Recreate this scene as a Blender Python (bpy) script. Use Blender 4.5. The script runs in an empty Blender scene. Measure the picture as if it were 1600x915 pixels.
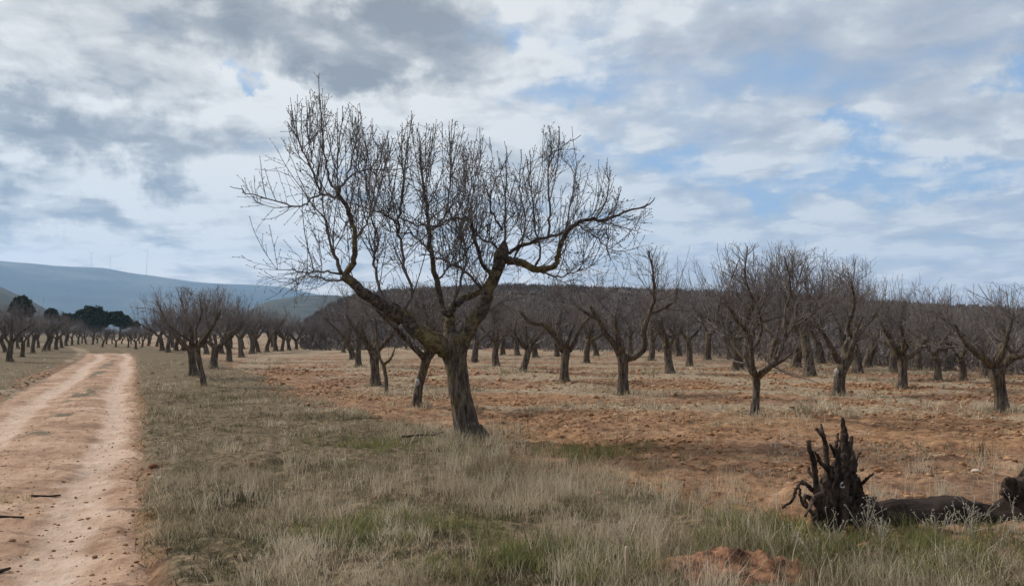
import bpy, math
import numpy as np
from mathutils import Vector

# ------------------------------------------------------------------ frame
F, CX, CY, CAMH = 1250.0, 800.0, 457.5, 1.55
PITCH = math.atan2(518.0 - CY, F)
sc = bpy.context.scene
COL = sc.collection
rng = np.random.default_rng(11)
CP, SP = math.cos(PITCH), math.sin(PITCH)

def ray(px, py):
    a, b = (px - CX) / F, (CY - py) / F
    return np.array([a, CP - b * SP, SP + b * CP])
def G(px, py):                       # ground point seen at a pixel of the photograph
    r = ray(px, py); t = -CAMH / r[2]
    return np.array([r[0] * t, r[1] * t, 0.0])
def P(px, py, Y):                    # point at distance Y seen at a pixel
    r = ray(px, py); t = Y / r[1]
    return np.array([r[0] * t, Y, CAMH + r[2] * t])
def proj(p):
    x, y, z = p[0], p[1], p[2] - CAMH
    dz = y * CP + z * SP
    return CX + F * x / dz, CY - F * (z * CP - y * SP) / dz

# ------------------------------------------------------------------ noise
def _h(ix, iy, seed):
    n = (ix.astype(np.int64) * 374761393 + iy.astype(np.int64) * 668265263 + seed * 1442695041) & 0xFFFFFFFF
    n = ((n ^ (n >> 13)) * 1274126177) & 0xFFFFFFFF
    n = n ^ (n >> 16)
    return (n & 0xFFFFFF) / float(0xFFFFFF)
def vnoise(x, y, seed=0):
    x = np.asarray(x, float); y = np.asarray(y, float)
    ix, iy = np.floor(x), np.floor(y)
    fx, fy = x - ix, y - iy
    fx = fx * fx * (3 - 2 * fx); fy = fy * fy * (3 - 2 * fy)
    a = _h(ix, iy, seed); b = _h(ix + 1, iy, seed); c = _h(ix, iy + 1, seed); d = _h(ix + 1, iy + 1, seed)
    return (a * (1 - fx) + b * fx) * (1 - fy) + (c * (1 - fx) + d * fx) * fy
def fbm(x, y, oct=4, seed=0, gain=.5):
    s, amp, tot = 0, 1, 0
    for o in range(oct):
        s = s + amp * vnoise(x * 2 ** o + 17.3 * o, y * 2 ** o - 9.1 * o, seed + o); tot += amp; amp *= gain
    return s / tot
def sst(a, b, x):
    t = np.clip((np.asarray(x, float) - a) / (b - a), 0, 1); return t * t * (3 - 2 * t)

# ------------------------------------------------------------------ terrain
A_T = math.atan2(211 - CX, F)                       # heading of the track
A_R = math.atan2(500 - CX, F)                       # heading of the tree rows
def track_st(x, y):
    s = x * math.cos(A_T) - y * math.sin(A_T)
    t = x * math.sin(A_T) + y * math.cos(A_T)
    return s, t
def track_bend(t):
    return -np.clip((t - 52) / 22, 0, 3) ** 2 * .9
TR_R, TR_L = 0.16, -2.95                            # right and left edge of the track
def row_s(x, y):
    return x * math.cos(A_R) - y * math.sin(A_R)
def masks(x, y):
    """verge: grassy roadside strip; straw: dry grass in the field; red: reddish tilled soil"""
    s, t = track_st(x, y)
    s = s - track_bend(t)
    r = np.hypot(x, y)
    n = fbm(x * .55, y * .55, 4, 3) - .5
    n2 = fbm(x * .22, y * .22, 3, 9) - .5
    edge = 4.0 + 2.6 * n + 1.2 * n2
    verge = 1 - sst(edge - .7, edge + .9, s)
    near = (1 - sst(5.5, 7.0, y + 2.0 * n + .12 * np.abs(x - 1))) * sst(.4, .9, s)
    verge = np.maximum(verge, near)
    verge = np.where(s < -1.4, 1.0, verge)
    wob = .5 * n
    verge = verge * (1 - .5 * sst(.34, .10, s + wob) * sst(-.6, -.1, s)) * (1 - .7 * sst(-3.7, -3.1, s + 1.5 * wob) * sst(-2.2, -2.7, s))
    rs = row_s(x, y)
    ph = (rs - 2.1) / 5.2
    stripe = .5 + .5 * np.cos(2 * np.pi * ph)
    far = sst(13, 24, r)
    straw = np.clip((stripe - .45) * 1.3 + 1.7 * n + .6 * n2, 0, 1) * (.25 + .75 * far)
    st2 = .5 + .5 * np.cos(2 * np.pi * (y + .10 * x + 3 * n2 - 16.5) / 5.3)
    straw = np.maximum(straw, np.clip((st2 - .5) * 1.9 + 1.3 * n, 0, 1) * sst(13.5, 18, y) * sst(4, 7, s))
    straw = np.maximum(straw, sst(30, 60, r) * .6 * sst(-.2, .2, n + .1))
    red = np.clip(.55 + 1.6 * n2 + .8 * n, 0, 1) * (1 - .55 * sst(18, 45, r))
    return verge, straw, red
def in_track(x, y):
    s, t = track_st(x, y); s = s - track_bend(t)
    w = .30 * (fbm(t * 1.1, s * 1.7 + 3, 4, 21, .65) - .5)
    return sst(TR_L - .25, TR_L + .15, s + w) * (1 - sst(TR_R - .12, TR_R + .12, s + w)) * (1 - sst(68, 74, t))
def H0(x, y):
    return .30 * (fbm(x * .045, y * .045, 3, 40) - .5) * sst(3, 20, np.hypot(x, y))
def H(x, y, fine=True):
    x = np.asarray(x, float); y = np.asarray(y, float)
    r = np.hypot(x, y)
    tr = in_track(x, y)
    h = H0(x, y)
    h = h + .10 * (fbm(x * .6, y * .6, 3, 51) - .5) * (1 - tr)
    if fine:
        v, st, rd = masks(x, y)
        clod = fbm(x * 4.5, y * 4.5, 3, 61) - .5
        clod2 = np.abs(fbm(x * 1.7, y * 1.7, 3, 71) - .5)
        fade = 1 - sst(35, 80, r)
        fine_ = fbm(x * 11, y * 11, 2, 66) - .5
        h = h + (1 - tr) * fade * ((1 - v) * (.10 * clod + .08 * clod2 + .05 * fine_) + v * (.07 * clod + .03 * fine_))
    h = h - .10 * tr
    return h
def on_ground(p, sink=0.0):
    return np.array([p[0], p[1], float(H(p[0], p[1])) - sink])

# ------------------------------------------------------------------ mesh helpers
def mesh_np(name, V, T, attrs=None, smooth=False):
    """mesh from vertex array and an (n,3) or (n,4) index array"""
    V = np.asarray(V, np.float32); T = np.asarray(T, np.int32)
    me = bpy.data.meshes.new(name)
    me.vertices.add(len(V)); me.vertices.foreach_set('co', V.ravel())
    k = T.shape[1]
    me.loops.add(T.size); me.loops.foreach_set('vertex_index', T.ravel())
    me.polygons.add(len(T))
    me.polygons.foreach_set('loop_start', np.arange(0, T.size, k, dtype=np.int32))
    me.polygons.foreach_set('loop_total', np.full(len(T), k, np.int32))
    if smooth: me.polygons.foreach_set('use_smooth', np.ones(len(T), bool))
    for an, av in (attrs or {}).items():
        a = me.attributes.new(an, 'FLOAT', 'POINT'); a.data.foreach_set('value', np.asarray(av, np.float32))
    me.update(calc_edges=True); me.validate()
    return me
def link(name, me, mat, parent=None, loc=None):
    o = bpy.data.objects.new(name, me); COL.objects.link(o)
    if mat is not None and not me.materials: me.materials.append(mat)
    if loc is not None: o.location = loc
    if parent is not None: o.parent = parent
    return o
def empty(name, loc, rz=0, scale=1):
    o = bpy.data.objects.new(name, None); COL.objects.link(o)
    o.location = loc; o.rotation_euler = (0, 0, rz); o.scale = (scale,) * 3
    o.empty_display_size = .2
    return o
def tag(o, label, cat, group=None):
    o['label'] = label; o['category'] = cat
    if group: o['group'] = group
def struct(o): o['kind'] = 'structure'; return o
def stuff(o, label, cat): o['kind'] = 'stuff'; o['label'] = label; o['category'] = cat; return o

class Tubes:
    """collects tapering limbs and lays them down as one mesh"""
    def __init__(s): s.b = {}; s.extraV = []; s.extraT = []; s.n = 0
    def add(s, pts, rad, k):
        s.b.setdefault((len(pts), k), []).append((np.asarray(pts), np.asarray(rad)))
    def add_all(s, paths, k):
        for p, r in paths: s.add(p, r, k)
    def bud(s, p, d, r, L): s.extraV.append((p, d, r, L))
    def mesh(s, name, off=(0, 0, 0), rough=0, rough_scale=8, seed=5, smooth=True):
        Vs, Ts, base = [], [], 0
        for (n, k), lst in s.b.items():
            Pn = np.array([a for a, _ in lst]); R = np.array([b for _, b in lst]); m = len(lst)
            T = np.gradient(Pn, axis=1); T /= np.linalg.norm(T, axis=2, keepdims=True) + 1e-9
            mean = np.abs(T.mean(1)); ref = np.zeros((m, 3)); ref[np.arange(m), mean.argmin(1)] = 1
            U = np.cross(T, ref[:, None, :]); U /= np.linalg.norm(U, axis=2, keepdims=True) + 1e-9
            W = np.cross(T, U)
            ang = np.arange(k) * 2 * np.pi / k
            ring = U[:, :, None, :] * np.cos(ang)[None, None, :, None] + W[:, :, None, :] * np.sin(ang)[None, None, :, None]
            RR = np.repeat(R[:, :, None], k, 2)
            if rough:
                c = np.cos(ang)[None, None, :] * 2.2; sn = np.sin(ang)[None, None, :] * 2.2
                arc = np.cumsum(np.linalg.norm(np.diff(Pn, axis=1, prepend=Pn[:, :1]), axis=2), 1)[:, :, None]
                f = fbm(c + 5 + 0 * arc, sn + arc * rough_scale * .35, 3, seed) - .5
                g = fbm(c * 2.6 + 0 * arc, sn * 2.6 + arc * rough_scale, 2, seed + 7) - .5
                RR = RR * (1 + rough * (1.3 * f + .8 * g))
            V = Pn[:, :, None, :] + ring * RR[..., None]
            idx = np.arange(m * n * k).reshape(m, n, k)
            a = idx[:, :-1, :]; b = idx[:, 1:, :]
            q = np.stack([a, np.roll(a, -1, 2), np.roll(b, -1, 2), b], -1).reshape(-1, 4)
            Vs.append(V.reshape(-1, 3)); Ts.append(q + base); base += m * n * k
            # close the ends with a centre point
            for e, flip in ((0, True), (n - 1, False)):
                cidx = base + np.arange(m); Vs.append(Pn[:, e] + (0 if e == 0 else 1) * T[:, e] * R[:, e, None] * .4)
                rr = idx[:, e, :]; nx = np.roll(rr, -1, 1)
                cc = np.repeat(cidx[:, None], k, 1)
                lower = base - m * n * k
                lower = Ts[-1].min() if e == 0 else lower0
                lower0 = lower
                fan = np.stack([nx + lower, rr + lower, cc, cc] if flip else [rr + lower, nx + lower, cc, cc], -1).reshape(-1, 4)
                s_tri = fan[:, :3]
                Ts.append(('tri', s_tri)); base += m
        if s.extraV:
            m = len(s.extraV)
            Pb = np.array([e[0] for e in s.extraV]); D = np.array([e[1] for e in s.extraV])
            r = np.array([e[2] for e in s.extraV])[:, None]; L = np.array([e[3] for e in s.extraV])[:, None]
            D = D / (np.linalg.norm(D, axis=1, keepdims=True) + 1e-9)
            ref = np.where(np.abs(D[:, 2:3]) < .8, np.array([[0, 0, 1.]]), np.array([[1., 0, 0]]))
            U = np.cross(D, ref); U /= np.linalg.norm(U, axis=1, keepdims=True) + 1e-9; W = np.cross(D, U)
            mid = Pb + D * L * .4
            vs = [Pb]
            for q in range(4):
                a = q * math.pi / 2; vs.append(mid + U * r * math.cos(a) + W * r * math.sin(a))
            vs.append(Pb + D * L)
            Vs.append(np.stack(vs, 1).reshape(-1, 3))
            o = base + np.arange(m)[:, None] * 6
            tr = []
            for q in range(4):
                tr.append(np.concatenate([o, o + 1 + (q + 1) % 4, o + 1 + q], 1)); tr.append(np.concatenate([o + 5, o + 1 + q, o + 1 + (q + 1) % 4], 1))
            Ts.append(('tri', np.concatenate(tr))); base += m * 6
        V = np.concatenate(Vs) - np.asarray(off)
        tris = [np.asarray(t[1]) for t in Ts if isinstance(t, tuple)]
        quads = [t for t in Ts if not isinstance(t, tuple)]
        quads = np.concatenate(quads) if quads else np.zeros((0, 4), int)
        split = np.concatenate([quads[:, [0, 1, 2]], quads[:, [0, 2, 3]]])
        return mesh_np(name, V, np.concatenate([split] + tris), smooth=smooth)

def catmull(pts, n):
    p = np.asarray(pts, float)
    q = np.vstack([2 * p[0] - p[1], p, 2 * p[-1] - p[-2]])
    out = []
    m = len(p) - 1
    for u in np.linspace(0, m - 1e-6, n):
        i = int(u); f = u - i
        a, b, c, d = q[i], q[i + 1], q[i + 2], q[i + 3]
        out.append(.5 * (2 * b + (c - a) * f + (2 * a - 5 * b + 4 * c - d) * f * f + (3 * b - a - 3 * c + d) * f ** 3))
    return np.array(out)
def traced(pix, Y0, dy=(0, 0), n=None, jit=0.0, rg=None):
    """branch followed on the photograph: [(px, py, width_px)], at distance Y0 leaning from dy[0] to dy[1]"""
    pix = np.asarray(pix, float); m = len(pix)
    f = np.linspace(0, 1, m)
    Y = Y0 + dy[0] + (dy[1] - dy[0]) * f
    p = np.array([P(a, b, yy) for (a, b, _), yy in zip(pix, Y)])
    r = pix[:, 2] * .5 * Y / F
    n = n or max(4, m * 3)
    c = catmull(np.column_stack([p, r]), n)
    if jit and rg is not None: c[1:-1, :3] += rg.normal(0, jit, (n - 2, 3))
    return c[:, :3], np.maximum(c[:, 3], .002)
def sprout(rg, parents, per_m, t0, Lr, ang, up, wig, rr, nseg, rtip, grav=0.0, ok=None, t1=1.0):
    out = []
    for pts, rad in parents:
        seg = np.linalg.norm(np.diff(pts, axis=0), axis=1); L = seg.sum()
        n = rg.poisson(L * per_m * (t1 - t0))
        if n == 0: continue
        cum = np.concatenate([[0], np.cumsum(seg)]) / max(L, 1e-6)
        for _ in range(n):
            t = rg.uniform(t0, t1)
            i = min(np.searchsorted(cum, t) - 1, len(seg) - 1); i = max(i, 0)
            f = (t - cum[i]) / max(cum[i + 1] - cum[i], 1e-6)
            p = pts[i] * (1 - f) + pts[i + 1] * f
            r0 = (rad[i] * (1 - f) + rad[i + 1] * f)
            d = pts[i + 1] - pts[i]; d = d / (np.linalg.norm(d) + 1e-9)
            w = rg.normal(0, 1, 3); w -= d * w.dot(d); w /= np.linalg.norm(w) + 1e-9
            a = rg.uniform(*ang)
            d0 = d * math.cos(a) + w * math.sin(a); d0[2] += up; d0 /= np.linalg.norm(d0)
            Ln = rg.uniform(*Lr)
            for _try in range(4):
                dd = d0.copy(); q = p.copy(); path = [q.copy()]
                for k in range(nseg):
                    dd = dd + rg.normal(0, wig, 3); dd[2] += up * .18 - grav * k / nseg; dd /= np.linalg.norm(dd)
                    q = q + dd * (Ln / nseg); path.append(q.copy())
                if ok is None or ok(q): break
                Ln *= .6
            else:
                if ok is not None and not ok(q): continue
            rs = min(r0 * .8, rr * (Ln / Lr[1]) ** .5)
            rs = max(rs, rtip)
            out.append((np.array(path), np.linspace(rs, rtip, nseg + 1)))
    return out

# ------------------------------------------------------------------ materials
class N:
    def __init__(s, nt): s.nt = nt
    def __call__(s, t, **kw):
        n = s.nt.nodes.new(t)
        for k, v in kw.items():
            if k.startswith('i_'):
                key = k[2:]; key = int(key) if key.isdigit() else key.replace('_', ' ')
                s.put(n.inputs[key], v)
            else: setattr(n, k, v)
        return n
    def put(s, sock, v):
        if hasattr(v, 'is_output') or isinstance(v, bpy.types.NodeSocket): s.nt.links.new(v, sock)
        else:
            if sock.type == 'RGBA' and len(v) == 3: v = (*v, 1)
            sock.default_value = v
    def math(s, op, a, b=0.0, c=0.0, clamp=False):
        n = s.nt.nodes.new('ShaderNodeMath'); n.operation = op; n.use_clamp = clamp
        s.put(n.inputs[0], a); s.put(n.inputs[1], b); s.put(n.inputs[2], c); return n.outputs[0]
    def mix(s, f, a, b, mode='MIX'):
        n = s.nt.nodes.new('ShaderNodeMix'); n.data_type = 'RGBA'; n.blend_type = mode; n.clamp_factor = True
        s.put(n.inputs[0], f); s.put(n.inputs[6], a); s.put(n.inputs[7], b); return n.outputs[2]
    def ramp(s, f, stops):
        n = s.nt.nodes.new('ShaderNodeValToRGB'); e = n.color_ramp.elements
        while len(e) < len(stops): e.new(.5)
        for el, (p, c) in zip(e, stops): el.position = p; el.color = (*c, 1) if len(c) == 3 else c
        s.put(n.inputs[0], f); return n.outputs[0]
    def rng(s, v, a, b, c=0.0, d=1.0, smooth=True):
        n = s.nt.nodes.new('ShaderNodeMapRange'); n.interpolation_type = 'SMOOTHSTEP' if smooth else 'LINEAR'
        for i, q in enumerate((v, a, b, c, d)): s.put(n.inputs[i], q)
        return n.outputs[0]
    def noise(s, vec, scale, detail=5, rough=.55, dist=0.0):
        n = s('ShaderNodeTexNoise'); s.put(n.inputs['Vector'], vec) if vec is not None else None
        n.inputs['Scale'].default_value = scale; n.inputs['Detail'].default_value = detail
        n.inputs['Roughness'].default_value = rough; n.inputs['Distortion'].default_value = dist
        return n.outputs[0]
def material(name, build, rough=.95):
    m = bpy.data.materials.new(name); m.use_nodes = True
    nt = m.node_tree; b = nt.nodes['Principled BSDF']; n = N(nt)
    b.inputs['Roughness'].default_value = rough; b.inputs['Specular IOR Level'].default_value = .15
    build(n, b); return m
def bump(n, b, h, strength, dist):
    u = n('ShaderNodeBump'); u.inputs['Strength'].default_value = strength; u.inputs['Distance'].default_value = dist
    n.put(u.inputs['Height'], h); n.nt.links.new(u.outputs[0], b.inputs['Normal'])
def attr(n, name): return n('ShaderNodeAttribute', attribute_name=name).outputs['Fac']
def geo(n): return n('ShaderNodeNewGeometry').outputs['Position']
def objc(n): return n('ShaderNodeTexCoord').outputs['Object']
def stretch(n, v, sx, sy, sz):
    m = n('ShaderNodeMapping'); n.put(m.inputs['Vector'], v); m.inputs['Scale'].default_value = (sx, sy, sz); return m.outputs[0]

def b_ground(n, b):
    p = geo(n)
    big = n.noise(p, .35, 4); mid = n.noise(p, 1.9, 6, .62); fin = n.noise(p, 11, 5, .65); vf = n.noise(p, 45, 3, .6)
    soil = n.ramp(mid, [(.30, (0.1141, 0.0575, 0.0289)), (.44, (0.2334, 0.1226, 0.0597)), (.58, (0.3319, 0.1869, 0.0941)), (.74, (0.4045, 0.2491, 0.1403))])
    soil2 = n.ramp(mid, [(.30, (0.1089, 0.0594, 0.0379)), (.48, (0.2126, 0.1246, 0.0796)), (.7, (0.3216, 0.2060, 0.1358))])
    soil = n.mix(attr(n, 'red'), soil2, soil)
    soil = n.mix(n.rng(fin, .53, .72, 0, .5), soil, (0.4356, 0.2683, 0.1628))
    soil = n.mix(n.rng(fin, .48, .33, 0, .85), soil, (0.0623, 0.0296, 0.0181))
    soil = n.mix(n.rng(n.noise(stretch(n, p, .55, 2.6, 1), 1.0, 5, .6), .50, .64, 0, .45), soil, (0.1037, 0.0594, 0.0362))
    straw = n.ramp(fin, [(.3, (0.1377, 0.1026, 0.0645)), (.5, (0.2673, 0.2013, 0.1331)), (.68, (0.3807, 0.3000, 0.2097))])
    grey = n.ramp(fin, [(.3, (0.0432, 0.0319, 0.0180)), (.46, (0.1035, 0.0756, 0.0432)), (.60, (0.1890, 0.1386, 0.0828)), (.75, (0.2880, 0.2100, 0.1296))])
    sf = n.math('MULTIPLY_ADD', n.math('SUBTRACT', mid, .5), 1.6, attr(n, 'straw'))
    c = n.mix(n.rng(sf, .2, .7), soil, straw)
    vg = n.math('MULTIPLY_ADD', n.math('SUBTRACT', mid, .5), 1.3, attr(n, 'verge'))
    c = n.mix(n.rng(vg, .35, .8), c, grey)
    n.put(b.inputs['Base Color'], c)
    h = n.math('MULTIPLY_ADD', vf, .35, fin)
    bump(n, b, h, .9, .05)
def b_track(n, b):
    p = geo(n); o = objc(n)
    so = stretch(n, o, .9, .7, 1)
    big = n.noise(so, 1.3, 4, .6); mid = n.noise(so, 4.5, 6, .65); fin = n.noise(p, 24, 5, .65)
    c = n.ramp(big, [(.34, (0.2300, 0.1380, 0.0865)), (.48, (0.3312, 0.2070, 0.1363)), (.60, (0.4048, 0.2668, 0.1833)), (.72, (0.4876, 0.3542, 0.2773))])
    c = n.mix(n.rng(mid, .56, .72, 0, .55), c, (0.4968, 0.3772, 0.2961))
    c = n.mix(n.rng(n.noise(stretch(n, o, 1.1, 5.5, 1), 1.0, 6, .62), .47, .33, 0, .85), c, (0.1564, 0.0966, 0.0658))
    c = n.mix(n.rng(fin, .42, .27, 0, .7), c, (0.1196, 0.0690, 0.0470))
    rt = n.math('MULTIPLY_ADD', n.math('SUBTRACT', big, .5), 1.4, attr(n, 'rut'))
    c = n.mix(n.rng(rt, .25, .85, 0, .75), c, n.ramp(mid, [(.3, (0.3864, 0.2714, 0.1974)), (.55, (0.4876, 0.3680, 0.2914)), (.75, (0.5520, 0.4416, 0.3666))]))
    sp_ = n.noise(p, 75, 2, .6)
    c = n.mix(n.rng(sp_, .40, .30, 0, .8), c, (0.1472, 0.0920, 0.0658)); c = n.mix(n.rng(sp_, .62, .72, 0, .6), c, (0.5704, 0.4600, 0.3760))
    lit = n.math('MULTIPLY_ADD', n.math('SUBTRACT', mid, .5), 2.2, attr(n, 'grass'))
    c = n.mix(n.rng(lit, .4, .9), c, n.ramp(fin, [(.3, (0.0644, 0.0552, 0.0329)), (.6, (0.1564, 0.1242, 0.0846)), (.8, (0.2392, 0.1840, 0.1316))]))
    n.put(b.inputs['Base Color'], c)
    bump(n, b, n.math('MULTIPLY_ADD', fin, .3, mid), .8, .05)
def b_bark(n, b):
    o = objc(n)
    v = n.noise(stretch(n, o, 22, 22, 4.5), 1.0, 6, .65, .6); w = n.noise(o, 3.2, 4, .6)
    c = n.ramp(v, [(.34, (.020, .015, .012)), (.48, (.072, .055, .043)), (.62, (.165, .132, .105))])
    c = n.mix(n.rng(w, .46, .64, 0, .6), c, n.ramp(v, [(.34, (.045, .034, .015)), (.62, (.19, .145, .065))]))
    n.put(b.inputs['Base Color'], c)
    bump(n, b, v, 1.0, .03)
def b_limb(n, b):
    o = objc(n)
    v = n.noise(stretch(n, o, 16, 16, 16), 1.0, 5, .65, .6); w = n.noise(o, 2.6, 4, .6)
    c = n.ramp(v, [(.34, (.018, .014, .012)), (.5, (.062, .048, .040)), (.66, (.14, .112, .092))])
    c = n.mix(n.rng(w, .44, .62, 0, .75), c, n.ramp(v, [(.34, (.055, .042, .016)), (.62, (.21, .165, .070))]))
    n.put(b.inputs['Base Color'], c)
    bump(n, b, v, .8, .02)
def b_twig(n, b):
    w = n.noise(objc(n), 2.2, 3, .6)
    n.put(b.inputs['Base Color'], n.ramp(w, [(.3, (.068, .058, .057)), (.5, (.115, .102, .100)), (.7, (.18, .157, .148))]))
def b_crown(n, b):
    w = n.noise(objc(n), 1.4, 3, .6)
    r = n('ShaderNodeObjectInfo').outputs['Random']
    c = n.ramp(w, [(.3, (.110, .092, .090)), (.5, (.148, .127, .122)), (.7, (.20, .172, .162))])
    n.put(b.inputs['Base Color'], n.mix(n.math('MULTIPLY', r, .45), c, (.17, .145, .13)))
def b_root(n, b):
    o = objc(n); v = n.noise(stretch(n, o, 14, 14, 5), 1.0, 6, .7, .7); w = n.noise(o, 4, 4, .6)
    c = n.ramp(v, [(.36, (.010, .007, .006)), (.5, (.040, .027, .021)), (.66, (.105, .072, .054))])
    c = n.mix(n.rng(w, .55, .72, 0, .6), c, (.13, .088, .064))
    n.put(b.inputs['Base Color'], c); bump(n, b, v, 1.0, .025)
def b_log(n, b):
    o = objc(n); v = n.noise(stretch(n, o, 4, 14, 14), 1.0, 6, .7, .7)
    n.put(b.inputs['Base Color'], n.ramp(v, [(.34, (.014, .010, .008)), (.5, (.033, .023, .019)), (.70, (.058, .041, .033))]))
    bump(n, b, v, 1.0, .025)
def b_scar(n, b): n.put(b.inputs['Base Color'], n.ramp(n.noise(objc(n), 30, 4), [(.35, (.22, .20, .18)), (.6, (.50, .48, .46))]))
def grass_builder(stops, transl=.25):
    def f(n, b):
        c = n.ramp(attr(n, 'tint'), stops)
        w = n.noise(geo(n), .8, 4)
        c = n.mix(n.rng(w, .42, .66, 0, .45), c, n.mix(.35, c, (.17, .14, .085)))
        n.put(b.inputs['Base Color'], c)
        t = n('ShaderNodeBsdfTranslucent'); n.put(t.inputs['Color'], c)
        m = n('ShaderNodeMixShader'); m.inputs[0].default_value = transl
        out = n.nt.nodes['Material Output']
        n.nt.links.new(b.outputs[0], m.inputs[1]); n.nt.links.new(t.outputs[0], m.inputs[2]); n.nt.links.new(m.outputs[0], out.inputs[0])
    return f
def b_clod(n, b):
    n.put(b.inputs['Base Color'], n.ramp(attr(n, 'tint'), [(0, (0.1472, 0.0705, 0.0355)), (.5, (0.2760, 0.1462, 0.0725)), (.85, (0.3864, 0.2322, 0.1295)), (1, (0.4600, 0.3440, 0.2294))]))
    bump(n, b, n.noise(geo(n), 30, 4), .6, .02)
def b_stone(n, b):
    n.put(b.inputs['Base Color'], n.ramp(n.noise(objc(n), 9, 5), [(.3, (.30, .26, .22)), (.6, (.55, .50, .44))])); bump(n, b, n.noise(objc(n), 14, 4), .5, .02)
def b_mtn(n, b):
    p = geo(n); w = n.noise(p, .0022, 7, .62)
    n.put(b.inputs['Base Color'], n.ramp(w, [(.36, (.014, .020, .018)), (.5, (.034, .040, .034)), (.60, (.080, .078, .062)), (.7, (.12, .11, .09))]))
def b_olive(n, b):
    p = geo(n); w = n.noise(p, .035, 6, .6); v = n.noise(p, .25, 4, .6)
    c = n.ramp(w, [(.36, (.020, .024, .017)), (.5, (.036, .037, .027)), (.60, (.060, .056, .044)), (.72, (.13, .115, .095))])
    n.put(b.inputs['Base Color'], n.mix(n.rng(v, .45, .65, 0, .6), c, (.035, .040, .022)))
def b_hill(n, b):
    p = geo(n); w = n.noise(p, .05, 6, .65); v = n.noise(p, .6, 5, .65)
    c = n.ramp(w, [(.32, (.075, .063, .056)), (.5, (.105, .088, .078)), (.66, (.15, .124, .104))])
    n.put(b.inputs['Base Color'], n.mix(n.rng(v, .45, .65, 0, .7), c, (.050, .043, .038)))
    bump(n, b, v, 1.0, 1.0)
def b_brush(n, b):
    n.put(b.inputs['Base Color'], n.ramp(attr(n, 'tint'), [(0, (.085, .074, .064)), (.35, (.115, .098, .090)), (.7, (.14, .118, .110)), (1, (.18, .152, .138))]))
def b_pine(n, b):
    n.put(b.inputs['Base Color'], n.ramp(attr(n, 'tint'), [(0, (.012, .022, .012)), (.6, (.028, .045, .022)), (1, (.055, .075, .035))]))
def plain(c):
    return lambda n, b: n.put(b.inputs['Base Color'], n.ramp(n.noise(objc(n), 6, 3), [(.3, tuple(x * .8 for x in c)), (.7, c)]))

M = {}
for k, f in dict(ground=b_ground, track=b_track, bark=b_bark, limb=b_limb, twig=b_twig, crown=b_crown, root=b_root, log=b_log, scar=b_scar,
                 clod=b_clod, stone=b_stone, mountain=b_mtn, olive=b_olive, hill=b_hill, brush=b_brush, pine=b_pine,
                 mast=plain((.62, .63, .65)), cane=plain((.42, .33, .22)), stick=plain((.05, .035, .027)), weed=plain((.42, .37, .30)),
                 dry=grass_builder([(0, (0.103, 0.085, 0.046)), (.3, (0.232, 0.191, 0.116)), (.6, (0.396, 0.323, 0.216)), (.85, (0.533, 0.442, 0.320)), (1, (0.636, 0.544, 0.416))], .35),
                 green=grass_builder([(0, (0.065, 0.075, 0.028)), (.5, (0.145, 0.155, 0.055)), (1, (0.27, 0.26, 0.105))], .35),
                 lowweed=grass_builder([(0, (0.047, 0.047, 0.026)), (.4, (0.120, 0.111, 0.064)), (.75, (0.232, 0.200, 0.124)), (1, (0.361, 0.297, 0.200))], .3)).items():
    M[k] = material(k, f)

# ------------------------------------------------------------------ ground and track
def build_ground():
    half = math.radians(47)
    th = np.concatenate([np.linspace(-half, half, 620), np.linspace(half, 2 * math.pi - half, 92)[1:-1]])
    rr = np.concatenate([[.25, .6, 1.1, 1.6, 2.1, 2.6], np.geomspace(3.0, 60, 560), np.geomspace(62, 6200, 60)])
    Tn, Rn = len(th), len(rr)
    X = (rr[:, None] * np.sin(th)[None]).ravel(); Y = (rr[:, None] * np.cos(th)[None]).ravel()
    Z = H(X, Y)
    v, s, r = masks(X, Y)
    V = np.vstack([np.column_stack([X, Y, Z]), [[0, 0, float(H(0, 0))]]])
    idx = np.arange(Tn * Rn).reshape(Rn, Tn)
    a = idx[:-1]; b = idx[1:]
    q = np.stack([a, b, np.roll(b, -1, 1), np.roll(a, -1, 1)], -1).reshape(-1, 4)
    t = np.concatenate([q[:, [0, 1, 2]], q[:, [0, 2, 3]], np.column_stack([np.full(Tn, Tn * Rn), idx[0], np.roll(idx[0], -1)])])
    me = mesh_np('ground', V, t, dict(verge=np.append(v, 1), straw=np.append(s, 0), red=np.append(r, .5)), smooth=True)
    struct(link('ground', me, M['ground']))
build_ground()

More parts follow.
